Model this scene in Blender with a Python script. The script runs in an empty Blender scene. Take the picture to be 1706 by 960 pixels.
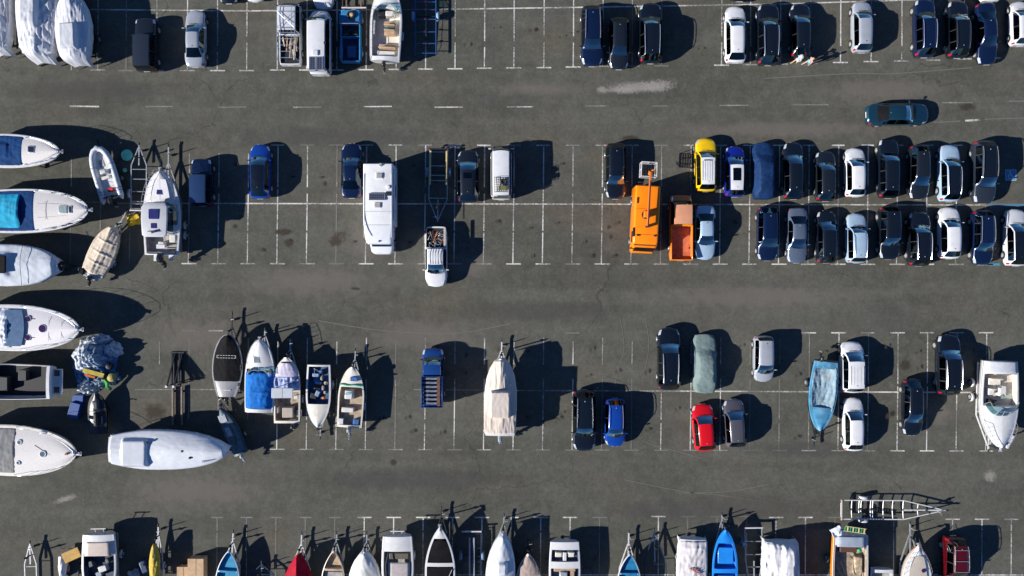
import bpy, bmesh, math, random
from mathutils import Vector, noise
rnd = random.Random(11)
SC = bpy.context.scene
COL = SC.collection
PI = math.pi
S = 19.68          # photo pixels per metre on the ground
H = 64.0           # height of the drone
def W(px, py, z=0.0):
    k = (H - z) / H / S
    return ((px - 853) * k, (480 - py) * k)
def lerp(a, b, t): return a + (b - a) * t
def clamp(x, a=0.0, b=1.0): return max(a, min(b, x))
def sstep(a, b, x):
    t = clamp((x - a) / (b - a)); return t * t * (3 - 2 * t)
def interp(keys, t):
    if t <= keys[0][0]: return keys[0][1]
    for (a, va), (b, vb) in zip(keys, keys[1:]):
        if t <= b: return lerp(va, vb, (t - a) / (b - a))
    return keys[-1][1]
def nz(x, y, z=0.0): return noise.noise(Vector((x, y, z)))

# ---------------------------------------------------------------- materials
def newmat(name):
    m = bpy.data.materials.new(name); m.use_nodes = True
    nt = m.node_tree
    return m, nt, nt.nodes['Principled BSDF']
def N(nt, typ, **kw):
    n = nt.nodes.new(typ)
    for k, v in kw.items():
        if k in n.inputs: n.inputs[k].default_value = v
        else: setattr(n, k, v)
    return n
def mixc(nt, fac, a, b, blend='MIX'):
    n = nt.nodes.new('ShaderNodeMix'); n.data_type = 'RGBA'; n.blend_type = blend
    def put(sock, v):
        if hasattr(v, 'node'): nt.links.new(v, sock)
        elif isinstance(v, (int, float)): sock.default_value = v
        else: sock.default_value = (*v, 1.0) if len(v) == 3 else v
    put(n.inputs[0], fac); put(n.inputs[6], a); put(n.inputs[7], b)
    return n.outputs[2]
def ramp(nt, fac, lo, hi, a=0.0, b=1.0):
    n = nt.nodes.new('ShaderNodeMapRange'); n.interpolation_type = 'SMOOTHSTEP'
    nt.links.new(fac, n.inputs[0])
    n.inputs[1].default_value = lo; n.inputs[2].default_value = hi
    n.inputs[3].default_value = a; n.inputs[4].default_value = b
    return n.outputs[0]
def coord(nt, kind='Object', scale=None, rot=None):
    tc = nt.nodes.new('ShaderNodeTexCoord')
    if scale is None and rot is None: return tc.outputs[kind]
    mp = nt.nodes.new('ShaderNodeMapping')
    if scale: mp.inputs['Scale'].default_value = scale
    if rot: mp.inputs['Rotation'].default_value = rot
    nt.links.new(tc.outputs[kind], mp.inputs[0]); return mp.outputs[0]
def noi(nt, vec, scale, detail=3.0, rough=.55, w=0.0):
    n = nt.nodes.new('ShaderNodeTexNoise'); n.inputs['Scale'].default_value = scale
    n.inputs['Detail'].default_value = detail; n.inputs['Roughness'].default_value = rough
    if w:
        n.noise_dimensions = '4D'; n.inputs['W'].default_value = w
    nt.links.new(vec, n.inputs['Vector']); return n.outputs['Fac']
def bump(nt, bsdf, h, strength=.3, dist=.02):
    b = nt.nodes.new('ShaderNodeBump'); b.inputs['Strength'].default_value = strength; b.inputs['Distance'].default_value = dist
    nt.links.new(h, b.inputs['Height']); nt.links.new(b.outputs[0], bsdf.inputs['Normal'])
CACHE = {}
def simple(name, col, rough=.5, metal=0.0, var=.12, scale=4.0, bmp=0.0, dirt=None, coat=0.0, bscale=None, stretch=None, spec=None):
    """Principled surface with a slight procedural mottle (and dirt of its own colour)."""
    if name in CACHE: return CACHE[name]
    m, nt, b = newmat(name)
    v = coord(nt, 'Object', stretch)
    f = noi(nt, v, scale, 4)
    lo = tuple(c * (1 - var) for c in col); hi = tuple(min(1, c * (1 + var)) for c in col)
    c = mixc(nt, ramp(nt, f, .3, .7), lo, hi)
    if dirt:
        f2 = noi(nt, v, scale * .6, 5, .65, 3.3)
        c = mixc(nt, ramp(nt, f2, .5, .75, 0, dirt[1]), c, dirt[0])
    nt.links.new(c, b.inputs['Base Color'])
    b.inputs['Roughness'].default_value = rough; b.inputs['Metallic'].default_value = metal
    if spec is not None: b.inputs['Specular IOR Level'].default_value = spec
    if coat:
        b.inputs['Coat Weight'].default_value = coat; b.inputs['Coat Roughness'].default_value = .04
    if bmp:
        bump(nt, b, noi(nt, v, bscale or scale * 3, 4), bmp, .03)
    CACHE[name] = m; return m
PAINTS = {
 'black': ((.005, .009, .017), .15), 'navy': ((.004, .013, .050), .25), 'white': ((.66, .67, .69), 0),
 'silver': ((.40, .43, .48), .25), 'dgrey': ((.014, .020, .030), .35), 'steel': ((.11, .145, .21), .3), 'slate': ((.028, .038, .055), .3), 'navyroof': ((.02, .05, .13), .2),
 'teal': ((.010, .05, .085), .4), 'blue': ((.006, .052, .31), .15), 'royal': ((.006, .02, .27), .15), 'red': ((.58, .006, .014), 0),
 'yellow': ((.80, .50, .006), 0), 'orange': ((.95, .24, .006), 0), 'lblue': ((.38, .52, .66), .2), 'cherry': ((.075, .003, .007), .1),
 'brown': ((.10, .10, .12), .3), 'burnt': ((.62, .17, .035), 0), 'pearl': ((.60, .61, .64), .1), 'midblue': ((.05, .12, .27), .3), 'midblue2': ((.012, .06, .24), .25), 'green': ((.012, .03, .032), .3),
}
def paint(key):
    if 'paint_' + key in CACHE: return CACHE['paint_' + key]
    col, metal = PAINTS[key]
    m, nt, b = newmat('paint_' + key)
    v = coord(nt)
    f = noi(nt, v, 1.3, 6, .65)
    dusty = tuple(c * .86 + .0015 for c in col)
    c = mixc(nt, ramp(nt, f, .42, .72), col, dusty)
    nt.links.new(c, b.inputs['Base Color'])
    b.inputs['Metallic'].default_value = metal
    rr = ramp(nt, f, .35, .75, .22, .34); nt.links.new(rr, b.inputs['Roughness'])
    b.inputs['Specular IOR Level'].default_value = .3
    b.inputs['Coat Weight'].default_value = .9 if max(col) < .3 else .35; b.inputs['Coat Roughness'].default_value = .06
    CACHE['paint_' + key] = m; return m
def glassmat(name, tint, refl=.10):
    if name in CACHE: return CACHE[name]
    m = bpy.data.materials.new(name); m.use_nodes = True; nt = m.node_tree; nt.nodes.clear()
    out = N(nt, 'ShaderNodeOutputMaterial'); tr = N(nt, 'ShaderNodeBsdfTransparent', Color=(*tint, 1))
    gl = N(nt, 'ShaderNodeBsdfGlossy', Roughness=.03, Color=(.75, .97, 1, 1)); fr = N(nt, 'ShaderNodeFresnel', IOR=1.55)
    ad = N(nt, 'ShaderNodeMath', operation='ADD'); ad.inputs[1].default_value = refl
    mx = N(nt, 'ShaderNodeMixShader')
    nt.links.new(fr.outputs[0], ad.inputs[0]); nt.links.new(ad.outputs[0], mx.inputs[0])
    nt.links.new(tr.outputs[0], mx.inputs[1]); nt.links.new(gl.outputs[0], mx.inputs[2]); nt.links.new(mx.outputs[0], out.inputs[0])
    CACHE[name] = m; return m
GLASS = glassmat('windscreen_glass', (.42, .66, .68), .26)
DGLASS = glassmat('tinted_glass', (.10, .13, .15), .03)
RUBBER = simple('tyre_rubber', (.014, .014, .015), .8)
BLACKP = simple('black_plastic', (.012, .012, .013), .55)
ALLOY = simple('alloy_rim', (.55, .56, .58), .35, .6)
CHROME = simple('bright_trim', (.7, .71, .72), .22, .8)
REDL = simple('red_lamp_lens', (.36, .008, .012), .2, coat=1)
CLEARL = simple('clear_lamp_lens', (.52, .56, .60), .12, .3, coat=1)
SEATM = simple('seat_cloth', (.035, .036, .04), .85)
DASHM = simple('dashboard_plastic', (.075, .085, .09), .6)
SHADEM = simple('foil_sun_shade', (.30, .42, .46), .35, .5, .35, 9, .5)
SHADEG = simple('green_foil_shade', (.30, .42, .05), .5, 0, .5, 9, .5)
SHADEW = simple('pale_sun_shade', (.34, .50, .48), .55, 0, .3, 9, .4)
PLATE = simple('number_plate_white', (.7, .7, .68), .5)
GALV = simple('galvanised_steel', (.42, .44, .46), .42, .55, .25, 6, dirt=((.16, .13, .1), .5))
WHITESTEEL = simple('white_painted_steel', (.62, .62, .62), .4, .1, .12, 5, dirt=((.25, .2, .15), .5))
RUST = simple('rusty_steel', (.07, .045, .032), .75, .2, .35, 6, .3)
DSTEEL = simple('dark_steel', (.02, .024, .03), .6, .3)
GEL = simple('white_gelcoat', (.64, .64, .64), .28, 0, .05, 2.5, coat=.5, dirt=((.50, .47, .42), .35))
CREAM = simple('cream_gelcoat', (.70, .66, .58), .32, 0, .06, 2.5, coat=.4, dirt=((.42, .36, .28), .4))
GRIP = simple('non_slip_deck', (.58, .56, .55), .6, 0, .08, 14, .2, dirt=((.4, .37, .33), .35))
TEAK = simple('teak_planks', (.45, .40, .34), .6, 0, .15, 3, stretch=(22, 1, 1))
TANV = simple('tan_upholstery', (.44, .30, .19), .6, 0, .15, 3, .15)
WHV = simple('pale_upholstery', (.62, .60, .57), .55, 0, .08, 3, .15)
FLOORG = simple('grey_cockpit_floor', (.33, .32, .31), .7, 0, .2, 3, dirt=((.12, .1, .08), .5))
def cloth(name, col, bmp=.5, var=.12, dirt=None, rough=.75, scale=1.6):
    return simple(name, col, rough, 0, var, scale, bmp, dirt, bscale=4.5, spec=.12)
WTARP = cloth('white_tarpaulin', (.58, .58, .60), .55, .08, ((.45, .42, .40), .45), .5)
BTARP = cloth('beige_canvas', (.55, .47, .38), .5, .12, ((.36, .29, .22), .5))
BLUEC = cloth('bright_blue_canvas', (.012, .14, .48), .45, .2)
NAVYC = cloth('navy_canvas', (.005, .042, .145), .45, .25)
CYANC = cloth('turquoise_canvas', (.02, .33, .52), .45, .2, ((.25, .42, .46), .4))
BLKC = cloth('black_canvas', (.006, .006, .008), .4, .3)
REDC = cloth('crimson_canvas', (.33, .006, .022), .5, .2)
SHRINK = simple('shrink_wrap_film', (.58, .60, .64), .25, 0, .04, 2, .14, coat=.5, bscale=2.0)

# ---------------------------------------------------------------- meshes
class MB:
    def __init__(s): s.v = []; s.f = []; s.mi = []; s.cur = 0
    def add(s, vs, fs):
        o = len(s.v); s.v += [tuple(p) for p in vs]
        for f in fs: s.f.append([i + o for i in f]); s.mi.append(s.cur)
    def box(s, cx, cy, z0, sx, sy, sz, rot=0.0, tx=1.0, ty=1.0):
        c, n = math.cos(rot), math.sin(rot); vs = []
        for z, a, b in ((z0, 1, 1), (z0 + sz, tx, ty)):
            for dx, dy in ((-1, -1), (1, -1), (1, 1), (-1, 1)):
                x, y = dx * sx / 2 * a, dy * sy / 2 * b
                vs.append((cx + x * c - y * n, cy + x * n + y * c, z))
        s.add(vs, [(3, 2, 1, 0), (4, 5, 6, 7), (0, 1, 5, 4), (1, 2, 6, 5), (2, 3, 7, 6), (3, 0, 4, 7)]); return s
    def cyl(s, p0, p1, r0, r1=None, n=10, caps=True):
        r1 = r0 if r1 is None else r1
        p0, p1 = Vector(p0), Vector(p1); d = (p1 - p0).normalized()
        a = d.orthogonal().normalized(); b = d.cross(a); vs = []
        for p, r in ((p0, r0), (p1, r1)):
            for k in range(n):
                t = 2 * PI * k / n; vs.append(p + a * (r * math.cos(t)) + b * (r * math.sin(t)))
        fs = [(k, (k + 1) % n, n + (k + 1) % n, n + k) for k in range(n)]
        if caps: fs += [tuple(range(n - 1, -1, -1)), tuple(range(n, 2 * n))]
        s.add(vs, fs); return s
    def tube(s, pts, r, n=6, closed=False):
        pts = [Vector(p) for p in pts]; m = len(pts); vs = []; up = None
        for i, p in enumerate(pts):
            q0 = pts[i - 1] if i or closed else p; q1 = pts[(i + 1) % m] if i < m - 1 or closed else p
            d = (q1 - q0).normalized()
            if up is None or abs(up.dot(d)) > .95: up = d.orthogonal().normalized()
            a = (up - d * up.dot(d)).normalized(); b = d.cross(a); up = a
            rr = r[i] if isinstance(r, (list, tuple)) else r
            for k in range(n):
                t = 2 * PI * k / n; vs.append(p + a * (rr * math.cos(t)) + b * (rr * math.sin(t)))
        fs = []
        for i in range(m if closed else m - 1):
            j = (i + 1) % m
            for k in range(n): fs.append((i * n + k, i * n + (k + 1) % n, j * n + (k + 1) % n, j * n + k))
        if not closed: fs += [tuple(range(n - 1, -1, -1)), tuple(range((m - 1) * n, m * n))]
        s.add(vs, fs); return s
    def bar(s, p0, p1, w, h):
        """a straight beam of w x h between two points (p at the centre of its section)"""
        p0, p1 = Vector(p0), Vector(p1); d = (p1 - p0).normalized()
        sd = d.cross(Vector((0, 0, 1)))
        sd = sd.normalized() if sd.length > .05 else Vector((1, 0, 0))
        up = sd.cross(d); vs = []
        for p in (p0, p1):
            for a, b in ((-1, -1), (1, -1), (1, 1), (-1, 1)): vs.append(p + sd * (a * w / 2) + up * (b * h / 2))
        s.add(vs, [(3, 2, 1, 0), (4, 5, 6, 7), (0, 1, 5, 4), (1, 2, 6, 5), (2, 3, 7, 6), (3, 0, 4, 7)]); return s
    def loft(s, rings, caps=True, closed=True):
        n = len(rings[0]); vs = [p for r in rings for p in r]; fs = []
        for i in range(len(rings) - 1):
            for k in range(n if closed else n - 1):
                j = (k + 1) % n; fs.append((i * n + k, i * n + j, (i + 1) * n + j, (i + 1) * n + k))
        if caps and closed: fs += [tuple(range(n - 1, -1, -1)), tuple(range((len(rings) - 1) * n, len(rings) * n))]
        s.add(vs, fs); return s
    def ball(s, c, rx, ry, rz, nu=12, nv=8, jit=0.0, seed=0):
        vs = [(c[0], c[1], c[2] - rz)]
        for i in range(1, nv):
            th = PI * i / nv - PI / 2
            for k in range(nu):
                t = 2 * PI * k / nu; p = (math.cos(th) * math.cos(t), math.cos(th) * math.sin(t), math.sin(th))
                q = 1 + jit * nz(p[0] * 2 + seed, p[1] * 2, p[2] * 2)
                vs.append((c[0] + rx * p[0] * q, c[1] + ry * p[1] * q, c[2] + rz * p[2] * q))
        vs.append((c[0], c[1], c[2] + rz)); last = len(vs) - 1; fs = []
        for k in range(nu):
            j = (k + 1) % nu; fs.append((0, 1 + j, 1 + k)); fs.append((last, 1 + (nv - 2) * nu + k, 1 + (nv - 2) * nu + j))
            for i in range(nv - 2): fs.append((1 + i * nu + k, 1 + i * nu + j, 1 + (i + 1) * nu + j, 1 + (i + 1) * nu + k))
        s.add(vs, fs); return s
    def build(s, name, mats, parent=None, loc=None, angle=40, bevel=0.0, solid=0.0, fix=True):
        me = bpy.data.meshes.new(name); me.from_pydata(s.v, [], s.f)
        if not isinstance(mats, (list, tuple)): mats = [mats]
        for m in mats: me.materials.append(m)
        me.polygons.foreach_set('material_index', s.mi)
        if fix:
            bm = bmesh.new(); bm.from_mesh(me); bmesh.ops.recalc_face_normals(bm, faces=bm.faces); bm.to_mesh(me); bm.free()
        if angle > 0:
            me.shade_smooth(); me.set_sharp_from_angle(angle=math.radians(angle))
        me.update()
        o = bpy.data.objects.new(name, me); COL.objects.link(o)
        if parent is not None: o.parent = parent
        if loc: o.location = loc
        if bevel:
            b = o.modifiers.new('bevel', 'BEVEL'); b.width = bevel; b.segments = 2; b.limit_method = 'ANGLE'; b.angle_limit = math.radians(35)
        if solid:
            b = o.modifiers.new('thickness', 'SOLIDIFY'); b.thickness = solid; b.offset = -1
        return o
def tag(o, label, cat, group=None):
    o['label'] = label; o['category'] = cat
    if group: o['group'] = group
    return o
def thing(name, label, cat, loc, rot=0.0, group=None):
    o = bpy.data.objects.new(name, None); COL.objects.link(o); o.empty_display_size = .3
    o.location = loc if len(loc) == 3 else (*loc, 0); o.rotation_euler = (0, 0, rot)
    return tag(o, label, cat, group)
def wheel(parent, x, y, r, w, side, steer=0.0, rimmat=None, name='wheel'):
    """side = +1: outer face towards +x"""
    m = MB()
    pr = [(-w / 2, r * .62), (-w / 2, r * .93), (-w * .36, r), (w * .36, r), (w / 2, r * .93), (w / 2, r * .62)]
    n = 16; rings = [[(a, math.cos(2 * PI * k / n) * q, math.sin(2 * PI * k / n) * q) for k in range(n)] for a, q in pr]
    m.loft(rings)
    t = m.build(name, RUBBER, parent, (x, y, r)); t.rotation_euler.z = steer
    k = MB(); k.cyl((side * w * .40, 0, 0), (side * (w / 2 + .012), 0, 0), r * .64, r * .58, 14); k.cyl((side * w * .5, 0, 0), (side * (w / 2 + .03), 0, 0), r * .16, r * .14, 8)
    k.build('rim', rimmat or ALLOY, t)
    return t
# ---------------------------------------------------------------- the ground
def ground():
    m, nt, b = newmat('worn_asphalt')
    g = N(nt, 'ShaderNodeNewGeometry').outputs['Position']
    def mapped(sx, sy):
        mp = nt.nodes.new('ShaderNodeMapping'); mp.inputs['Scale'].default_value = (sx, sy, 1); nt.links.new(g, mp.inputs[0]); return mp.outputs[0]
    big = noi(nt, g, .07, 5, .6); streak = noi(nt, mapped(.05, .55), 1.0, 5, .62); mid = noi(nt, g, .9, 6, .7, 2.0)
    fine = noi(nt, g, 16, 3, .7); grit = noi(nt, g, 60, 2, .6, 5.0)
    c = mixc(nt, ramp(nt, big, .32, .68), (.086, .087, .071), (.124, .124, .104))
    c = mixc(nt, ramp(nt, streak, .45, .75, 0, .55), c, (.157, .156, .134))
    c = mixc(nt, ramp(nt, streak, .50, .28, 0, .40), c, (.078, .079, .066))
    br = noi(nt, mapped(.12, .2), 1.0, 5, .6, 7.0)
    c = mixc(nt, ramp(nt, br, .50, .70, 0, .7), c, (.140, .120, .088))
    c = mixc(nt, ramp(nt, mid, .42, .75, 0, .5), c, (.172, .170, .146))
    c = mixc(nt, ramp(nt, mid, .48, .25, 0, .5), c, (.070, .070, .058))
    m3 = noi(nt, g, 4.5, 5, .75, 9.0)
    c = mixc(nt, ramp(nt, m3, .38, .66), mixc(nt, 1.0, c, (.74, .74, .74), 'MULTIPLY'), c)
    c = mixc(nt, ramp(nt, fine, .35, .68), mixc(nt, 1.0, c, (.72, .72, .72), 'MULTIPLY'), c)
    c = mixc(nt, ramp(nt, grit, .60, .78, 0, .5), c, (.25, .24, .225))
    vo = nt.nodes.new('ShaderNodeTexVoronoi'); vo.feature = 'DISTANCE_TO_EDGE'; vo.inputs['Scale'].default_value = .085
    dv = nt.nodes.new('ShaderNodeVectorMath'); dv.operation = 'MULTIPLY_ADD'
    nn = nt.nodes.new('ShaderNodeTexNoise'); nn.inputs['Scale'].default_value = .5; nn.inputs['Detail'].default_value = 5; nt.links.new(g, nn.inputs['Vector'])
    nt.links.new(nn.outputs['Color'], dv.inputs[0]); dv.inputs[1].default_value = (3.2, 3.2, 0); nt.links.new(g, dv.inputs[2]); nt.links.new(dv.outputs[0], vo.inputs['Vector'])
    ck = N(nt, 'ShaderNodeMath', operation='MULTIPLY'); nt.links.new(ramp(nt, vo.outputs['Distance'], .0, .006, .75, 0), ck.inputs[0]); nt.links.new(ramp(nt, noi(nt, g, .16, 3, .5, 21.0), .48, .62), ck.inputs[1])
    c = mixc(nt, ck.outputs[0], c, (.036, .036, .033))
    tk = noi(nt, mapped(.02, 1.1), 1.0, 2, .5, 31.0)
    c = mixc(nt, ramp(nt, tk, .55, .70, 0, .35), c, (.082, .081, .075))
    dn = noi(nt, mapped(1, 1), 22, 2, .5, 11.0)
    c = mixc(nt, ramp(nt, dn, .68, .76, 0, .7), c, (.30, .29, .27))
    nt.links.new(c, b.inputs['Base Color']); b.inputs['Roughness'].default_value = .9; b.inputs['Specular IOR Level'].default_value = .25
    bump(nt, b, grit, .5, .01)
    q = MB(); q.add([(-400, -400, 0), (400, -400, 0), (400, 400, 0), (-400, 400, 0)], [(0, 1, 2, 3)])
    o = q.build('asphalt_ground', m, angle=0); o['kind'] = 'structure'
ground()
def linemat(name, col, wear):
    m, nt, b = newmat(name)
    g = N(nt, 'ShaderNodeNewGeometry').outputs['Position']
    f = noi(nt, g, 5.0, 6, .75); f2 = noi(nt, g, .28, 3, .5, 4.0)
    ad = N(nt, 'ShaderNodeMath', operation='MULTIPLY_ADD'); nt.links.new(f2, ad.inputs[0]); ad.inputs[1].default_value = .9; nt.links.new(f, ad.inputs[2])
    nt.links.new(mixc(nt, ramp(nt, ad.outputs[0], wear, wear + .30), col, (.14, .134, .124)), b.inputs['Base Color'])
    b.inputs['Roughness'].default_value = .8
    return m
LINE = linemat('worn_white_road_paint', (.60, .585, .55), .80)
LINEF = linemat('faded_white_road_paint', (.42, .405, .37), .66)
LINEB = linemat('blue_road_paint', (.035, .22, .36), .92)
def mark(m, p, q, w, z=.004):
    (ax, ay), (bx, by) = W(*p), W(*q); d = Vector((bx - ax, by - ay)); L = d.length; d /= L; n = Vector((-d.y, d.x)) * (w / 2)
    k = max(1, int(L / .8)); prev = None
    for i in range(k):
        t0, t1 = L * i / k, L * (i + 1) / k
        a = Vector((ax, ay)) + d * t0; c = Vector((ax, ay)) + d * t1
        m.add([(*(a - n), z), (*(c - n), z), (*(c + n), z), (*(a + n), z)], [(0, 1, 2, 3)])
mk, mf, mb_ = MB(), MB(), MB()
def T(m, x, y, w=25, wd=.11): mark(m, (x - w / 2, y), (x + w / 2, y), wd, .0085)
# row A
for p, q in (((130, 15), (411, 17.5)), ((411, 17.5), (760, 14.5)), ((760, 14.5), (970, 11.5)), ((970, 11.5), (1300, 6)), ((1300, 6), (1490, 0)), ((1490, 0), (1706, -7)), ((-60, 13), (130, 15))): mark(mk, p, q, .11)
for x, y in ((119, 116), (163, 116), (210, 117), (261, 117), (312, 117), (362, 117), (411, 117), (462, 116), (511, 116), (561, 116), (610, 115.5), (660, 115), (709, 114.5), (758, 114), (807, 113), (856, 112.5), (906, 112), (955, 111), (1004, 110), (1053, 109.5), (1102, 109), (1202, 108), (1250, 107), (1300, 106), (1350, 105), (1400, 103.5), (1451, 102), (1502, 101), (1554, 99.5), (1606, 97.5), (1656, 96)):
    m = mf if x in (1102, 1053, 210, 1350) else mk
    if x > 130: T(m, x, y)
    g = rnd.choice((60, 68, 76)); 
    mark(m, (x + .9, -90), (x + .5, g), .10, .0125); mark(m, (x + .4, g + 10), (x, y), .10, .0125)
# lane dashes
for a, b, y in ((116, 165, 176), (242, 288, 177), (364, 411, 178), (488, 535, 178), (606, 653, 177), (724, 771, 178), (845, 888, 177.5), (975, 1010, 176), (1087, 1112, 176), (1198, 1247, 175), (1321, 1380, 174), (1570, 1621, 170.5), (1680, 1740, 168)):
    mark(mk if a in (116, 606, 724, 845) else mf, (a, y), (b, y + (1 if a == 116 else -.3)), .13 if a == 116 else .10)
mark(mk, (1608, 200.5), (1632, 199), .16); mark(mf, (1555, 203.5), (1600, 201), .07); mark(mf, (1640, 198), (1706, 196), .06)
# row B
mark(mk, (195, 338), (1000, 339.5), .11); mark(mk, (1000, 339.5), (1650, 341), .11); mark(mb_, (1650, 341), (1760, 341), .22)
mark(mb_, (1651, 336), (1651, 346), .25, .0165)
mark(mf, (140, 336), (215, 337), .09)
for k in range(-4, 28):
    x = 315 + 49.15 * k
    m = mf if k in (-4, -3, -2, -1, 5, 16) else mk
    yt, ybm = 241 + (.4 if k > 8 else 0), 438.5 + .05 * k
    if k >= 0:
        if k not in (0, 1, 2): T(m if k not in (4, 8) else mf, x, yt, 23 if k < 20 else 21)
        T(m, x, ybm)
    s = yt + (14 if k < 3 else 0)
    mark(m, (x + 1, s if k >= 0 else 262), (x + .5, 311), .10, .0125); mark(m, (x + .4, 322 if k % 3 else 315), (x - .5, 384), .10, .0125)
    mark(m, (x - .5, 387), (x - 1.2, ybm), .10, .0125)
T(mb_, 1655, 440, 22, .2)
# row C
mark(mk, (860, 651.5), (1000, 652), .10); mark(mk, (1000, 652), (1640, 655), .11); mark(mf, (690, 650), (860, 651.5), .08); mark(mf, (225, 650), (400, 650), .07)
for k in range(-5, 25):
    x = 462 + 49.2 * k
    lo, hi = 556 - .03 * k, 749.5 + .12 * k
    fad = k in (-5, -4, -3, 4, 11, 12, 16, 17, 18) or k < 0
    if k >= 18 or k in (-2, -3, 10): T(mk if k >= 18 or k == -2 else mf, x + (-4 if k == -2 else 0), lo - (4 if k < 0 else 0), 24)
    if k >= 0: T(mk if k > 17 else mf, x, hi, 24, .10)
    m = mf if fad else mk
    a, b = (lo if k >= 18 else lo + (8 if k % 2 else 14)), (608 if k < 18 else 640)
    if -4 <= k: mark(m, (x + 1, a), (x + .5, b), .09, .0125)
    if k >= -3: mark(m, (x + .5, 632 if k < 18 else 645), (x - .3, 700), .09, .0125)
    if k >= 0: mark(m, (x - .3, 706 if k % 4 == 1 else 701), (x - 1, hi), .09, .0125)
# row D
for k in range(0, 28):
    x = 362 + 49.0 * k
    if k in (14, 24): continue
    y = 863 - (1.5 if 14 < k < 19 else 0) + (3 if k > 22 else 0)
    m = mf if k in (0, 1, 2, 3, 4, 13, 16, 17, 18, 21, 22) else mk
    T(m, x, y, 24 if k > 4 else 20); mark(m, (x, y), (x - .3, 885), .10, .0125); mark(m, (x - .3, 888), (x - .8, 1050), .09, .0125)
mark(mk, (560, 958.5), (1706, 959), .11)
for m, n, mt in ((mk, 'bay_markings', LINE), (mf, 'faded_bay_markings', LINEF), (mb_, 'blue_bay_markings', LINEB)):
    o = m.build(n, mt, angle=0, fix=False); o['kind'] = 'structure'
# stains: thin irregular sheets whose rim breaks up
def stainmat(name, col, dens, sc=2.5):
    m = bpy.data.materials.new(name); m.use_nodes = True; nt = m.node_tree; b = nt.nodes['Principled BSDF']
    b.inputs['Base Color'].default_value = (*col, 1); b.inputs['Roughness'].default_value = .9
    uv = N(nt, 'ShaderNodeUVMap'); ln = N(nt, 'ShaderNodeVectorMath', operation='LENGTH'); nt.links.new(uv.outputs[0], ln.inputs[0])
    g = N(nt, 'ShaderNodeNewGeometry').outputs['Position']; f = noi(nt, g, sc, 6, .7)
    ma = N(nt, 'ShaderNodeMath', operation='MULTIPLY_ADD'); nt.links.new(f, ma.inputs[0]); ma.inputs[1].default_value = 1.5; ma.inputs[2].default_value = -.75
    su = N(nt, 'ShaderNodeMath', operation='ADD'); nt.links.new(ma.outputs[0], su.inputs[0]); nt.links.new(ln.outputs['Value'], su.inputs[1])
    a = ramp(nt, su.outputs[0], .95, .25, 0, dens)
    nt.links.new(a, b.inputs['Alpha']); return m
def stain(mats_list):
    for n, mt, items in mats_list:
        vs, fs, uvs = [], [], []
        for (px, py, rx, ry, rot) in items:
            x, y = W(px, py); o = len(vs); k = 20; c, s_ = math.cos(rot), math.sin(rot)
            z = .018 + .003 * (len(fs) // 20)
            vs.append((x, y, z)); uvs.append((0, 0))
            for i in range(k):
                t = 2 * PI * i / k; a, b = rx / S * math.cos(t), ry / S * math.sin(t)
                vs.append((x + a * c - b * s_, y + a * s_ + b * c, z)); uvs.append((math.cos(t), math.sin(t)))
            fs += [(o, o + 1 + i, o + 1 + (i + 1) % k) for i in range(k)]
        me = bpy.data.meshes.new(n); me.from_pydata(vs, [], fs); me.materials.append(mt); ul = me.uv_layers.new(name='UVMap')
        for l in me.loops: ul.data[l.index].uv = uvs[l.vertex_index]
        o = bpy.data.objects.new(n, me); COL.objects.link(o); o['kind'] = 'structure'
DR = random.Random(5)
stain([
 ('pale_asphalt_patch', stainmat('scraped_asphalt', (.40, .37, .34), .5, 4.5), [(1062, 145, 66, 13, .03), (1092, 143, 46, 14, .1), (1040, 149, 40, 9, 0), (1003, 149, 13, 8, 0), (1649, 794, 14, 13, 0), (110, 832, 26, 7, .3)]),
 ('dusty_asphalt', stainmat('dusty_asphalt', (.205, .185, .160), .42, 1.2), [(900, 147, 110, 14, 0), (520, 470, 190, 40, 0), (760, 440, 120, 30, 0), (700, 560, 150, 40, 0), (1250, 495, 260, 30, 0), (330, 820, 170, 40, 0), (1300, 215, 280, 20, 0), (1660, 380, 90, 70, .2), (330, 560, 110, 50, 0), (620, 400, 70, 50, 0), (1470, 150, 160, 30, 0), (1560, 690, 40, 30, 0)]),
 ('oil_stain', stainmat('oil_stain', (.045, .032, .02), .7, 2.2), [(481, 404, 11, 9, 0), (1508, 609, 12, 12, .4), (258, 688, 24, 18, 0), (592, 481, 10, 5, 0), (472, 386, 20, 7, 0), (562, 398, 22, 14, .5), (655, 772, 7, 7, 0), (1014, 378, 5, 5, 0), (1017, 394, 4, 6, 0), (1048, 230, 20, 6, 0), (1610, 178, 18, 8, 0)] + [(315 + 49.15 * k + 24 + DR.uniform(-7, 7), DR.choice((268, 300, 372, 405, 420)) + DR.uniform(-8, 8), DR.uniform(2.5, 6), DR.uniform(2.5, 7), 0) for k in range(1, 19) for _ in (0, 1)] + [(462 + 49.2 * k + 24 + DR.uniform(-8, 8), DR.choice((585, 620, 690, 725)) + DR.uniform(-8, 8), DR.uniform(2.5, 6), DR.uniform(2.5, 7), 0) for k in range(3, 24) for _ in (0, 1)] + [(760 + 49.2 * k + DR.uniform(-6, 30), DR.uniform(35, 95), DR.uniform(2.5, 5), DR.uniform(2.5, 6), 0) for k in range(0, 10)]),
 ('dark_asphalt_patch', stainmat('damp_asphalt', (.085, .083, .078), .35, .7), [(560, 230, 220, 24, 0), (1050, 158, 60, 9, 0), (1200, 850, 300, 30, 0), (700, 800, 240, 24, 0), (150, 150, 190, 30, 0), (900, 520, 200, 24, 0), (1350, 750, 160, 18, 0)]),
])
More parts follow.
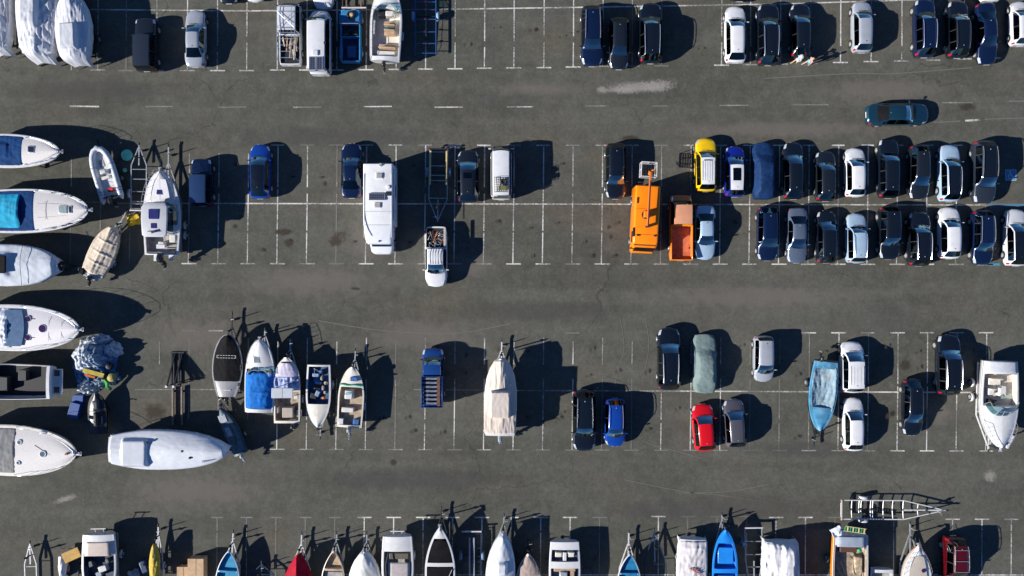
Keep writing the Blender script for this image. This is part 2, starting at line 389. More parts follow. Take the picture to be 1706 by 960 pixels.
def tracks():
    m = MB()
    def arc(pts, w):
        P = [Vector(W(*p)) for p in pts]
        fine = []
        for i in range(len(P) - 1):
            p0, p1, p2, p3 = P[max(i - 1, 0)], P[i], P[i + 1], P[min(i + 2, len(P) - 1)]
            for t in (0, .25, .5, .75):
                fine.append(.5 * ((2 * p1) + (p2 - p0) * t + (2 * p0 - 5 * p1 + 4 * p2 - p3) * t * t + (3 * p1 - p0 - 3 * p2 + p3) * t ** 3))
        fine.append(P[-1])
        vs = []
        for i, p in enumerate(fine):
            d = (fine[min(i + 1, len(fine) - 1)] - fine[max(i - 1, 0)]).normalized(); n = Vector((-d.y, d.x)) * w / 2
            vs += [(*(p - n), .0145), (*(p + n), .0145)]
        m.add(vs, [(2 * i, 2 * i + 1, 2 * i + 3, 2 * i + 2) for i in range(len(fine) - 1)])
    arc([(1033, 530), (1040, 580), (1030, 615), (1024, 645)], .05); arc([(1075, 530), (1081, 570), (1078, 600), (1070, 640)], .05)
    arc([(1070, 735), (1095, 745), (1125, 752), (1170, 765)], .05); arc([(1040, 800), (1140, 820), (1200, 826), (1280, 838)], .05)
    arc([(1130, 822), (1210, 820), (1280, 808)], .05); arc([(1275, 130), (1420, 122), (1490, 122), (1620, 112)], .06)
    arc([(530, 535), (640, 552), (760, 556), (850, 540)], .06)
    o = m.build('tyre_scuffs', linemat('faint_scuff', (.17, .167, .155), .52), angle=0, fix=False); o['kind'] = 'structure'
tracks()
# ---------------------------------------------------------------- cars
#        H, cowl, rf, rr, rb, nose z, bonnet z, cowl z, tail z, belt front, belt rear, roof width factor, corner
CT = {
 'hatch': dict(H=1.47, k=(.235, .395, .86, .965), z=(.60, .76, .96, 1.00), b=(.90, .97), rw=.69, W=1.78),
 'small': dict(H=1.49, k=(.215, .385, .88, .97), z=(.62, .80, .98, 1.00), b=(.92, .98), rw=.71, W=1.68),
 'sedan': dict(H=1.43, k=(.27, .425, .70, .85), z=(.58, .74, .95, 1.02), b=(.88, .95), rw=.67, W=1.80),
 'wagon': dict(H=1.50, k=(.255, .40, .90, .975), z=(.60, .76, .97, 1.00), b=(.90, .97), rw=.70, W=1.82),
 'suv': dict(H=1.68, k=(.25, .39, .89, .97), z=(.74, .94, 1.08, 1.10), b=(1.02, 1.08), rw=.71, W=1.86),
 'mpv': dict(H=1.62, k=(.19, .37, .90, .972), z=(.64, .84, 1.04, 1.04), b=(.98, 1.03), rw=.74, W=1.80),
 'jeep': dict(H=1.82, k=(.31, .365, .955, .98), z=(.95, 1.06, 1.12, 1.12), b=(1.05, 1.08), rw=.82, W=1.76),
 'van': dict(H=2.0, k=(.115, .235, .955, .985), z=(.72, .98, 1.16, 1.16), b=(1.08, 1.12), rw=.80, W=1.84),
 'pickup': dict(H=1.74, k=(.22, .36, .62, .64), z=(.86, 1.0, 1.10, 1.06), b=(1.04, 1.03), rw=.72, W=1.80),
 'truck': dict(H=1.95, k=(.085, .16, .44, .455), z=(.9, 1.12, 1.22, 1.10), b=(1.14, 1.05), rw=.83, W=1.76),
}
CARS = 'vehicles parked in the bays'
def car(typ, x0, x1, y0, y1, d, col, label, cat='car', name='parked_car', rot=0, roof=None, sun=None, rails=None, shade=None, mats=None,
        wid=None, bed=None, dark=None, rear_shade=False, steer=0.0, hz=None, length=None, cover=None, group=CARS, Lx=None, antenna=True, scale_h=1.0, lamps=True, kk=None):
    P = CT[typ]; P = dict(P, k=kk) if kk else P; HH = P['H'] * scale_h
    cx, cy = W((x0 + x1) / 2, (y0 + y1) / 2, .65)
    if d in 'UD':
        L = length or (y1 - y0) / S * (1 - .75 / H)
        w = clamp(((x1 - x0) - abs((x0 + x1) / 2 - 853) * 1.12 / 62) / 19.9 - .04, 1.60, 2.02)
    else:
        L = length or (x1 - x0) / S * (1 - .75 / H) - .15; w = (y1 - y0) / 20.6
    w = wid or (w * .65 + P['W'] * .35)
    root = thing(name, label, cat, (cx, cy, 0), {'U': 0, 'D': PI, 'R': -PI / 2, 'L': PI / 2}[d] + math.radians(rot), group)
    cow, rf, rr, rb = P['k']; zn, zb_, zc, zt = [q * scale_h for q in P['z']]; bf, br = [q * scale_h for q in P['b']]
    square = typ in ('jeep', 'truck')
    top = [(0, zn), (.02, zn + (zb_ - zn) * .7), (.06, zb_), (cow, zc), (lerp(cow, rf, .5), lerp(zc, HH, .57)), (rf, HH - .035), (lerp(rf, rr, .3), HH), (lerp(rf, rr, .7), HH - .005), (rr, HH - .055), (rb, zt), (.985, zt - .05), (1, zt - .16)]
    if typ in ('pickup', 'truck'): top = top[:-2] + [(.99, zt), (1, zt - .03)]
    top = sorted(top)
    belt = [(0, zn - .12), (.03, zn + .02), (.08, zb_ - .09), (cow, bf - .03), (rf, bf), (rr, br), (min(rb, .96), br - .01), (1, zt - .22)]
    bedr = (rb + .018, .975) if typ in ('pickup', 'truck') else None
    s0 = cow + (rf - cow) * .30; s1 = rr + (rb - rr) * (.25 if typ != 'sedan' else .55)
    if typ == 'van': s0 = cow + .02
    npane = 1 if typ in ('pickup', 'truck') else (3 if typ in ('wagon', 'suv', 'mpv', 'van') else 2)
    if typ == 'truck': npane = 1
    panes = []
    cuts = [s0 + (s1 - s0) * q for q in ({1: (0, 1), 2: (0, .54, 1), 3: (0, .43, .76, 1)}[npane])]
    for i in range(npane): panes.append((cuts[i] + .004, cuts[i + 1] - (.010 if i < npane - 1 else .004)))
    ks = {0, .012, .03, .06, .09, cow, rf, rr, rb, .955, .985, 1.0, lerp(cow, rf, .5), lerp(rr, rb, .5)}
    for a, b in panes: ks |= {a, b}
    if sun: ks |= set(sun)
    if bedr: ks |= {bedr[0] - .004, bedr[0], bedr[1], bedr[1] + .004}
    key = sorted(ks)
    st = list(key)
    for q in [i / 22 for i in range(23)]:
        if min(abs(q - k) for k in key) > .016: st.append(q)
    st = sorted(st)
    hw0 = w / 2; Wr = hw0 * P['rw']
    def hwid(t):
        f = (.13 if square else .26) * (1 - t / .13) ** 2.4 if t < .13 else 0
        r = (.08 if square else .19) * ((t - .89) / .11) ** 2.4 if t > .89 else 0
        return hw0 * (1 - f - r) * (1 - (0 if square else .02) * abs(t - .5) * 2)
    def ring(t):
        hw = hwid(t); T_ = interp(top, t); B = min(interp(belt, t), T_ - .05)
        bon = lerp(zc, zt, clamp((t - rf) / max(.01, rr - rf)))
        g = clamp((T_ - bon) / max(.05, HH - .05 - bon)) if cow <= t <= rb else 0
        tc = sstep(cow, rf, t); tap = 1 - .10 * (1 - tc) - (.07 if typ in ('hatch', 'suv', 'wagon', 'sedan', 'small') else .02) * sstep(.55, .97, t)
        wr = Wr * tap
        zb = .24 + .05 * (1 - clamp(t / .06)) + .06 * clamp((t - .95) / .05)
        pts = [(.90 * hw, zb), (.985 * hw, zb + .12), (hw, lerp(zb + .12, B, .5)), (.99 * hw, B - .07), (.955 * hw, B),
               (lerp(.90 * hw, wr, g), lerp(B + .4 * (T_ - B), T_ - .085, g)), (lerp(.80 * hw, wr - .055, g), lerp(B + .72 * (T_ - B), T_ - .03, g)),
               (lerp(.44 * hw, wr * .58, g), T_ - .004), (0, T_ + .012)]
        if bedr and bedr[0] <= t <= bedr[1]:
            zf = bed or .68
            pts[5] = (.90 * hw, B + .015); pts[6] = (.88 * hw, zf); pts[7] = (.44 * hw, zf); pts[8] = (0, zf)
        elif bedr and t > bedr[0] - .006:
            pts[5] = (.90 * hw, B + .015); pts[6] = (.8 * hw, B + .02); pts[7] = (.44 * hw, B + .02); pts[8] = (0, B + .02)
        bow = interp([(0, .20), (.12, .15), (cow, .13), (rf, .09), (.6, 0), (rr, -.04), (1, -.12)], t) * (.35 if square or bedr and t > .5 else 1)
        full = pts + [(-x, z) for x, z in reversed(pts[:-1])]
        return [(x, L * (.5 - t) - bow * (x / hw0) ** 2, z) for x, z in full]
    R_ = [ring(t) for t in st]; n = 17
    G = {}
    def put(part, face): G.setdefault(part, []).append(face)
    for i in range(len(st) - 1):
        tm = (st[i] + st[i + 1]) / 2
        for j in range(16):
            q = j if j < 8 else 15 - j; sd = 'R' if j < 8 else 'L'
            face = (i * n + j, i * n + j + 1, (i + 1) * n + j + 1, (i + 1) * n + j); part = 'body'
            if cover: part = 'body'
            elif cow < tm < rf and q in (6, 7): part = 'windscreen'
            elif rr < tm < rb and q in (6, 7) and (typ != 'van'): part = 'rear_window'
            elif q == 4 and any(a < tm < b for a, b in panes): part = 'side_window' + sd + str([a < tm < b for a, b in panes].index(True))
            elif q == 4 and panes[0][0] < tm < panes[-1][1]: part = 'door_pillar' + sd + str(sum(tm > b for a, b in panes))
            elif sun and q == 7 and sun[0] < tm < sun[1]: part = 'sunroof'
            elif roof and q in (6, 7) and rf < tm < rr: part = 'roof'
            elif lamps and .012 < tm < .088 and q in (3, 4, 5): part = 'headlight' + sd
            elif lamps and .955 < tm < .986 and q in (2, 3, 4) and not bedr: part = 'taillight' + sd
            elif bedr and bedr[0] < tm < bedr[1] and q in (5, 6, 7): part = 'bed'
            elif q == 0: part = 'sill'
            put(part, face)
    flat = [p for r in R_ for p in r]
    bm_ = paint(col)
    if cover:
        sd = rnd.random() * 50; vs = []
        for i, p in enumerate(flat):
            j = i % n; q = min(j, 16 - j); x, y, z = p
            w1 = nz(x * 1.2 + sd, y * 1.2, z * 2) * .05 + nz(x * 5 + sd, y * 1.8, 0) * .035 + abs(nz(x * 2.4, y * 3.8 + sd, 1)) * .055
            if q == 0: x *= 1.10; z = .13 + .05 * nz(y * 3, sd)
            elif q < 4: x *= 1.06 + .7 * w1
            else: z += w1 + .02
            if q in (3, 4): x *= 1 + .13 * math.exp(-((y - L * (.5 - cow - .07)) / .14) ** 2)
            vs.append((x * 1.02, y * 1.03, z))
        m = MB(); m.v = vs; fs = [f for k in G.values() for f in k] + [tuple(range(n)), tuple(range((len(st) - 1) * n, len(st) * n))]
        m.f = [list(f) for f in fs]; m.mi = [0] * len(fs)
        o = m.build('cover', cover, root, angle=60)
        sb = o.modifiers.new('smooth', 'SUBSURF'); sb.levels = 1; sb.render_levels = 2
        tx = bpy.data.textures.get('folds') or bpy.data.textures.new('folds', 'CLOUDS'); tx.noise_scale = .22; tx.noise_depth = 2
        dm = o.modifiers.new('folds', 'DISPLACE'); dm.texture = tx; dm.strength = .05; dm.mid_level = .5; dm.texture_coords = 'LOCAL'
    else:
        G['body'] += [tuple(range(n)), tuple(range((len(st) - 1) * n, len(st) * n))]
        MT = {'windscreen': GLASS, 'rear_window': DGLASS, 'side_window': DGLASS, 'sunroof': DGLASS, 'headlight': CLEARL, 'taillight': REDL, 'sill': BLACKP, 'door_pillar': BLACKP,
              'roof': paint(roof) if roof else None, 'bed': simple('bed_liner', (.012, .012, .013), .8) if not isinstance(bed, tuple) else None}
        if mats: MT.update(mats)
        shade_p = []
        for part, fs in G.items():
            nm = part.rstrip('RL012'); used = sorted({i for f in fs for i in f}); mp = {v: i for i, v in enumerate(used)}
            m = MB(); m.v = [flat[i] for i in used]; m.f = [[mp[i] for i in f] for f in fs]; m.mi = [0] * len(fs)
            mt = MT.get(nm) or bm_
            o = m.build(nm, mt, root, angle=38)
            if shade and nm == 'windscreen' or rear_shade and nm == 'rear_window': shade_p.append(m)
        for m in shade_p:
            q = MB(); q.v = [(x * .93, y - .03, z - .035) for x, y, z in m.v]; q.f = m.f; q.mi = m.mi
            q.build('sun_shade', shade or SHADEM, root, angle=0)
        # the cabin
        y_c, y_r = L * (.5 - cow), L * (.5 - min(rb, .95)); ys = L * (.5 - lerp(rf, rr, .28)); zs = bf - .42
        cw = hw0 * 1.66
        m = MB(); m.box(0, (y_c + y_r) / 2, .34, cw, (y_c - y_r) * .98, .12); m.build('cabin_floor', SEATM, root)
        m = MB(); m.box(0, y_c - .18, bf - .34, cw * .95, .50, .26, ty=.7); m.build('dashboard', DASHM, root, bevel=.03)
        for s_ in (-1, 1):
            m = MB(); m.box(s_ * cw * .24, ys + .18, .46, .50, .50, zs - .20); m.box(s_ * cw * .24, ys - .12, .46, .48, .14, bf + .12 - .46, tx=.8); m.box(s_ * cw * .24, ys - .13, bf + .12, .24, .09, .17)
            m.build('seat', SEATM, root, bevel=.03)
        if typ not in ('pickup', 'truck'):
            yb = max(y_r + .55, ys - 1.05); m = MB(); m.box(0, yb + .15, .46, cw * .84, .5, zs - .22); m.box(0, yb - .14, .46, cw * .84, .14, bf + .02 - .46); m.build('rear_seat', SEATM, root, bevel=.03)
        m = MB(); rw_ = .17; c_ = (-cw * .24, ys + .62, bf - .10)
        m.tube([(c_[0] + rw_ * math.cos(a), c_[1] - .35 * rw_ * math.sin(a), c_[2] + rw_ * math.sin(a)) for a in [2 * PI * k / 12 for k in range(12)]], .016, 5, True)
        m.build('steering_wheel', BLACKP, root)
        for s_ in (-1, 1):   # mirrors
            m = MB(); ym = L * (.5 - lerp(cow, rf, .42)); m.box(s_ * (hw0 * .98 + .09), ym, bf + .02, .20, .10, .13, ty=.7); m.box(s_ * (hw0 * .95), ym, bf + .03, .1, .05, .05)
            m.build('door_mirror', bm_ if typ not in ('truck',) else BLACKP, root, bevel=.02)
        for y_, n_ in ((L / 2 + .003, .46), (-L / 2 - .003, .60)):
            m = MB(); m.box(0, y_, n_, .50, .012, .11); m.build('number_plate', PLATE, root)
        if typ != 'truck':
            m = MB(); m.bar((-hw0 * .5, y_c + .06 - .03, zc + .035), (hw0 * .06, y_c + .05, zc + .04), .025, .02); m.bar((hw0 * .0, y_c + .03, zc + .04), (hw0 * .55, y_c - .0, zc + .035), .025, .02)
            m.build('wipers', BLACKP, root)
        if antenna and typ in ('hatch', 'small', 'sedan', 'wagon', 'suv', 'mpv'):
            t_ = lerp(rf, rr, .88); m = MB(); zz = interp(top, t_) + .008; m.cyl((0, L * (.5 - t_), zz), (0, L * (.5 - t_) - .05, zz + .05), .035, .012, 6); m.build('antenna', BLACKP if col in ('white', 'silver', 'pearl', 'lblue') else ALLOY, root)
        if rails:
            for s_ in (-1, 1):
                m = MB(); pts = []
                for q in range(7):
                    t_ = lerp(rf + .02, rr - .01, q / 6); tap = 1 - .10 * (1 - sstep(cow, rf, t_)) - .07 * sstep(.55, .97, t_); zz = interp(top, t_)
                    pts.append((s_ * (Wr * tap - .045), L * (.5 - t_), zz + (.055 if 0 < q < 6 else -.01)))
                m.tube(pts, .024, 6); m.build('roof_rail', CHROME if rails == 1 else BLACKP, root)
    r = .33 if typ in ('suv', 'jeep', 'van', 'pickup', 'truck') else .31
    if cover: r = .3
    for t_, st_ in ((.185, steer), (.80, 0)):
        for s_ in (-1, 1):
            yy = L * (.5 - t_); xx = s_ * (hwid(t_) - (.085 if not cover else .2))
            wh = wheel(root, xx, yy, r, .20, s_, st_ if not cover else 0)
            if not cover:
                m = MB(); m.cyl((s_ * (hwid(t_) - .22), yy, r + .01), (s_ * (hwid(t_) + .004), yy, r + .01), r + .065, None, 18); m.build('wheel_arch', BLACKP, root)
    return root, L, hw0, HH, (lambda t: interp(top, t))
if 1:
    BK = 'black'
    # slivers at the top edge
    car('hatch', 361, 400, -86, 5, 'D', 'black', 'dark car nose showing at the top edge, above the bay right of the silver saloon')
    car('hatch', 405, 444, -90, 2, 'D', 'pearl', 'pale car barely showing at the top edge, between a dark nose and the rack pickup')
    car('wagon', 518, 560, -86, 14, 'D', 'white', 'white car nose poking in at the top edge, just above the van with solar panels')
    car('hatch', 1213, 1251, -90, 2.5, 'U', 'black', 'dark car barely showing at the top edge, above the white hatchback and black estate')
    car('hatch', 1629, 1670, -90, 3, 'U', 'pearl', 'pale car barely showing at the top edge, above the navy saloon at the upper right')
    # row A
    car('jeep', 222, 268, 32, 119, 'U', 'dgrey', 'dark blue-grey boxy off-roader with a spare wheel, beside the white covered boats', 'off-roader', 'off_roader', roof='slate')
    car('sedan', 306, 346, 16, 112, 'U', 'silver', 'silver saloon at the upper left, parked to the right of the boxy dark off-roader')
    car('suv', 966, 1006, 10, 110, 'D', 'navy', 'navy estate facing the lane, left one of three dark cars in the top row', rails=1)
    car('hatch', 1013, 1049, 29, 115, 'D', 'dgrey', 'small dark blue-grey hatchback facing the lane, between a navy estate and a black estate', shade=None)
    car('suv', 1062, 1105, 5, 106, 'U', 'black', 'black estate with chrome roof rails and red tail lamp, right of the small dark hatchback', rails=1)
    car('hatch', 1204, 1246, 10, 105, 'U', 'white', 'white hatchback in the top row, left of a black estate with roof rails')
    car('suv', 1257, 1301, 6, 109, 'U', 'black', 'black estate tight between the white hatchback and the car with two people at its tail', rails=1)
    car('hatch', 1314, 1353, 5, 96, 'U', 'black', 'black hatchback with two people standing at its tail', shade=None)
    car('small', 1414, 1457, 2, 88, 'U', 'silver', 'silver hatchback alone in its bay in the top row, right of the two people', scale_h=1.03)
    car('suv', 1517, 1561, -2, 96, 'U', 'navy', 'navy people carrier with pale roof rails, left end of the dark group at upper right', rails=1)
    car('suv', 1571, 1617, 1, 97, 'U', 'black', 'black hatchback with glowing red tail lamp, between two navy cars at upper right', rails=2)
    car('sedan', 1620, 1665, 5, 107, 'D', 'navy', 'navy saloon at upper right, facing the lane, left of a silver car at the edge', rot=3)
    car('small', 1677, 1721, 2, 77, 'U', 'pearl', 'silver car cut off by the right edge in the top row', scale_h=1.05)
    car('sedan', 1441, 1549, 169, 211, 'R', 'teal', 'dark teal saloon driving along the lane with a dark rear window', name='moving_car', group='x', rot=1, wid=1.82, shade=SHADEW, mats={'rear_window': BLKC}).__getitem__(0).pop('group')
    # row B upper
    car('jeep', 316, 359, 265, 343, 'U', 'navy', 'dark navy off-roader standing partly in the shadow of the cabin boat', 'off-roader', 'off_roader', roof='navyroof')
    car('hatch', 412, 455, 240, 331, 'U', 'blue', 'bright blue hatchback with a black roof, alone right of the navy off-roader', roof='black', wid=1.74)
    car('sedan', 566, 606, 238, 330, 'U', 'navy', 'very dark navy saloon beside the motorhome', shade=SHADEG if 0 else None)
    car('hatch', 761, 799, 249, 338, 'U', 'dgrey', 'dark grey hatchback with sunroof and two red tail lamps, left of the basket van', sun=(.45, .56), shade=SHADEM, wid=1.80)
    car('suv', 1007, 1044, 238, 331, 'D', 'black', 'black saloon facing down beside the orange lift truck', roof=None, scale_h=.9)
    RB = [car('suv', 1155, 1195, 230, 319, 'U', 'yellow', 'yellow people carrier with a white ribbed roof', roof='white', scale_h=1.02, sun=(.43, .452))]
    car('sedan', 1155, 1194, 342, 432, 'D', 'lblue', 'pale blue-silver saloon facing down, right of the small orange pickup', scale_h=1.02)
    car('small', 1203, 1244, 243, 328, 'U', 'royal', 'royal blue small car with a white roof and dark sunroof', roof='white', sun=(.45, .70))
    car('hatch', 1252, 1293, 237, 331, 'U', 'navy', 'car hidden under a navy blue fabric cover', 'covered car', 'covered_car', cover=cloth('navy_car_cover', (.008, .030, .095), .5, .25, rough=.6), scale_h=1.02)
    car('hatch', 1301, 1342, 236, 332, 'U', 'black', 'black hatchback with red tail lamp, right of the car under a navy cover')
    car('hatch', 1355, 1395, 251, 335, 'U', 'dgrey', 'dark grey hatchback with a green sun shade behind its windscreen', shade=SHADEG)
    car('hatch', 1403, 1446, 246, 328, 'U', 'white', 'white hatchback among dark cars in the upper right double row')
    car('suv', 1458, 1501, 230, 330, 'U', 'black', 'black estate immediately right of the white hatchback in the upper right double row', scale_h=.92)
    car('hatch', 1510, 1552, 241, 332, 'D', 'dgrey', 'dark hatchback facing down, pale shade in its windscreen, left of the light blue car', shade=SHADEW)
    car('suv', 1558, 1603, 241, 336, 'U', 'lblue', 'light blue-silver estate with a black glass roof and red tail lamp', roof='black', rails=1, scale_h=.95)
    car('suv', 1612, 1664, 234, 339, 'D', 'slate', 'large blue-grey estate at the right end of the row, beside a painted wheelchair symbol', roof='black', rails=1, rot=0)
    # row B lower
    car('hatch', 1257, 1301, 343, 434, 'D', 'navy', 'navy hatchback at the left end of the lower double row', rails=None)
    car('sedan', 1308, 1347, 346, 438, 'D', 'steel', 'grey-blue saloon facing down, second in the lower double row')
    car('small', 1357, 1396, 350, 438, 'U', 'black', 'black small car with its nose against the white centre line, left of the blue-silver estate')
    car('wagon', 1406, 1447, 355, 438, 'U', 'lblue', 'blue-silver estate with a bright left flank in the lower double row', rails=1)
    car('suv', 1458, 1504, 343, 432, 'D', 'black', 'black estate facing down with a pale shade in its windscreen, right of the blue-silver estate', shade=SHADEW, scale_h=.95)
    car('suv', 1506, 1554, 352, 443, 'U', 'black', 'black estate with bright roof rails, left of the white hatchback in the lower double row', rails=1)
    car('hatch', 1557, 1605, 345, 431, 'U', 'white', 'white hatchback in the lower double row, between two dark cars', scale_h=1.06)
    car('suv', 1612, 1659, 350, 441, 'D', 'navy', 'navy estate with red lamp and pale roof rails, right of the white hatchback', rails=1, scale_h=.95)
    car('wagon', 1666, 1718, 348, 443, 'U', 'pearl', 'white car with a black roof, cut by the right edge', roof='black')
    # row C
    car('suv', 1091, 1137, 547, 650, 'U', 'black', 'black estate with chrome roof rails, left of the car under a grey-green cover', rails=1, wid=1.9)
    car('sedan', 1152, 1196, 558, 655, 'U', 'silver', 'car hidden under a grey-green fabric cover', 'covered car', 'covered_car', cover=cloth('grey_green_car_cover', (.16, .215, .21), .4, .1), scale_h=1.0, wid=1.78)
    car('mpv', 1252, 1292, 560, 637, 'D', 'silver', 'small pale silver hatchback facing down, alone in the third row', scale_h=.95)
    RB.append(car('mpv', 1395, 1443, 570, 655, 'U', 'white', 'white people carrier with a ribbed roof, beside the boat under a light blue cover', scale_h=1.05))
    car('suv', 1552, 1606, 558, 659, 'U', 'black', 'large black estate with two bright roof rails, left of the white cruiser', rails=1, wid=1.92)
    car('suv', 952, 994, 650, 752, 'D', 'black', 'long black estate facing down, left of the small blue car', rails=1, scale_h=.95)
    car('small', 1005, 1044, 664, 745, 'D', 'blue', 'small bright blue hatchback with roof rails, right of a long black estate', rails=1)
    car('hatch', 1151, 1194, 674, 752, 'U', 'red', 'red hatchback parked slightly askew with a silver sun shade', shade=SHADEM, rot=4)
    car('hatch', 1203, 1245, 666, 747, 'U', 'brown', 'grey-brown hatchback with a silver sun shade, right of the red hatchback', shade=SHADEM, rot=3)
    car('hatch', 1400, 1443, 664, 752, 'U', 'white', 'white hatchback with a black rear window, below the white people carrier')
    car('hatch', 1498, 1542, 632, 727, 'D', 'black', 'black saloon facing down, low and left of the large black estate', steer=.0, scale_h=1.0)
    def ribs(c, n, col):
        r_, L_, hw_, H_, tp_ = c
        for k in range(n):
            x = hw_ * .56 * (2 * k / (n - 1) - 1); m = MB(); m.tube([(x, L_ * (.5 - t_), tp_(t_) + .008 - .010 * abs(x)) for t_ in (.46, .55, .64, .73, .82)], .018, 5); m.build('roof_rib', col, r_)
    ribs(RB[0], 6, simple('rib_shadow_grey', (.42, .42, .43), .5)); ribs(RB[1], 5, simple('rib_shadow_grey', (.42, .42, .43), .5))
    r_, L_, hw_, H_, tp = car('suv', 1564, 1612, 893, 982, 'D', 'cherry', 'dark red estate with roof bars, cut by the bottom edge', 'car', scale_h=1.15, rails=1)
    for t_ in (.42, .62, .82):
        m = MB(); m.bar((-hw_ * .68, L_ * (.5 - t_), tp(t_) + .075), (hw_ * .68, L_ * (.5 - t_), tp(t_) + .075), .05, .03); m.build('roof_bar', CHROME, r_)
# ---------------------------------------------------------------- special vehicles
def loc(root, px, py, z):
    """local coordinates, under a thing, of the point at height z that the photo shows at a pixel"""
    x, y = W(px, py, z); dx, dy = x - root.location.x, y - root.location.y; a = -root.rotation_euler.z
    return (dx * math.cos(a) - dy * math.sin(a), dx * math.sin(a) + dy * math.cos(a), z)
def rbox_rings(stations, r=.18, nseg=4):
    """stations: (y, half width, z0, z1, r) -> rounded rectangular rings"""
    out = []
    for st in stations:
        y, hw, z0, z1 = st[:4]; rr = st[4] if len(st) > 4 else r; rr = min(rr, hw * .9, (z1 - z0) * .45); R_ = []
        for cx, cz, a0 in ((hw - rr, z1 - rr, 0), (-hw + rr, z1 - rr, PI / 2), (-hw + rr * .3, z0 + rr * .3, PI), (hw - rr * .3, z0 + rr * .3, 1.5 * PI)):
            q = rr if a0 < 2 else rr * .3
            for k in range(nseg + 1):
                a = a0 + PI / 2 * k / nseg; R_.append((cx + q * math.cos(a), y, cz + q * math.sin(a)))
        out.append(R_)
    return out
def solar(parent, x, y, z, sx, sy):
    m, nt, b = newmat('solar_cells') if 'solar' not in CACHE else (CACHE['solar'], None, None)
    if nt:
        CACHE['solar'] = m; br = nt.nodes.new('ShaderNodeTexBrick'); br.offset = 0; nt.links.new(coord(nt), br.inputs[0])
        for k, v in (('Color1', (.008, .014, .04, 1)), ('Color2', (.01, .018, .05, 1)), ('Mortar', (.12, .14, .2, 1)), ('Scale', 1.0), ('Mortar Size', .012), ('Brick Width', .16), ('Row Height', .16)): br.inputs[k].default_value = v
        nt.links.new(br.outputs[0], b.inputs['Base Color']); b.inputs['Roughness'].default_value = .45
    q = MB(); q.box(0, 0, 0, sx, sy, .035); o = q.build('solar_panel', m, parent, (x, y, z))
    f = MB()
    for a, b_, c, d in ((0, sy / 2, sx + .05, .03), (0, -sy / 2, sx + .05, .03), (sx / 2, 0, .03, sy), (-sx / 2, 0, .03, sy)): f.box(a, b_, -.03, c, d, .075)
    f.build('frame', ALLOY, o)
def motorhome():
    x, y = W(629.5, 346, 2.9); L = 7.25; hw = 1.2
    r = thing('motorhome', 'large white motorhome with roof hatches and a solar panel, tallest vehicle in the lot', 'motorhome', (x, y, 0), PI)
    wm = simple('motorhome_panel', (.72, .73, .74), .35, 0, .04, 2, dirt=((.52, .50, .46), .4)); gm = simple('motorhome_nose', (.66, .68, .72), .3, 0, .04, 2, coat=.4)
    m = MB(); m.loft(rbox_rings([(-L / 2, hw - .05, .45, 2.80, .14), (-L / 2 + .06, hw, .40, 2.88, .14), (-1, hw, .38, 2.9, .12), (.25, hw, .38, 2.9, .12), (.9, hw, .40, 2.86, .12), (1.35, hw, .42, 2.80, .12)])); m.build('body', wm, r)
    m = MB(); m.loft(rbox_rings([(1.34, hw - .005, 1.75, 2.80, .12), (1.7, hw - .02, 1.75, 2.74, .2), (2.4, hw - .06, 1.77, 2.55, .3), (2.75, hw - .12, 1.82, 2.35, .3), (2.88, hw - .28, 1.9, 2.2, .14)], .2)); m.build('overcab', gm, r)
    m = MB(); m.loft(rbox_rings([(1.3, .98, .36, 1.74, .2), (2.0, 1.0, .35, 1.70, .25), (2.42, .99, .34, 1.55, .25), (3.02, .96, .34, 1.12, .2), (3.40, .90, .34, 1.0, .2), (3.58, .74, .40, .82, .15), (3.64, .55, .45, .68, .1)])); m.build('cab', gm, r)
    m = MB(); m.add([(-.86, 2.46, 1.555), (.86, 2.46, 1.555), (.80, 3.0, 1.155), (-.80, 3.0, 1.155)], [(0, 1, 2, 3)]); m.build('windscreen', DGLASS, r, (0, .02, .02))
    for s_ in (-1, 1):
        m = MB(); m.box(s_ * 1.002, 1.95, 1.05, .012, .85, .55, ty=.8); m.build('side_window', DGLASS, r)
        m = MB(); m.box(s_ * (hw + .005), -1.5, 1.35, .02, 1.0, .55); m.build('side_window', DGLASS, r, bevel=.005)
        m = MB(); m.box(s_ * 1.2, 2.55, 1.2, .28, .10, .34); m.build('door_mirror', BLACKP, r, bevel=.03)
        m = MB(); m.ball((s_ * .66, 3.46, .78), .17, .12, .09); m.build('headlight', CLEARL, r)
        m = MB(); m.box(s_ * .98, -L / 2 - .01, .7, .18, .04, .45); m.build('taillight', REDL, r, bevel=.01)
        m = MB(); m.box(s_ * (hw - .10), -.2, 2.88, .05, 5.2, .05); m.build('roof_rail', simple('roof_rail_white', (.6, .6, .6), .4), r, bevel=.015)
    m = MB(); m.cyl((-hw - .07, -3.2, 2.62), (-hw - .07, 1.0, 2.62), .085, None, 10); m.build('awning', WHITESTEEL, r)
    for px, py, sx, sy, mt in ((632, 292, .5, .42, FLOORG), (647, 322, .42, .36, BLACKP), (629, 341, .5, .42, FLOORG)):
        a = loc(r, px, py, 2.92); m = MB(); m.box(a[0], a[1], 2.88, sx, sy, .12, tx=.92, ty=.92); h = m.build('roof_hatch', mt, r, bevel=.02)
        m = MB(); m.box(a[0], a[1], 2.87, sx + .14, sy + .14, .05); m.build('hatch_rim', wm, h, bevel=.01)
    a = loc(r, 646.5, 311, 2.95); m = MB(); m.cyl((a[0], a[1], 2.88), (a[0], a[1], 3.02), .17, .13, 14); m.build('roof_vent', wm, r)
    a = loc(r, 628, 327, 2.95); solar(r, a[0], a[1], 2.98, 1.25, .55)
    a = loc(r, 632, 275, 2.9); m = MB(); m.box(a[0], -L / 2 - .05, 2.3, 1.0, .12, .12); m.cyl((a[0] - .1, -L / 2 + .12, 2.86), (a[0] - .1, -L / 2 + .12, 3.0), .16, .12, 12); m.build('rear_camera_pod', FLOORG, r)
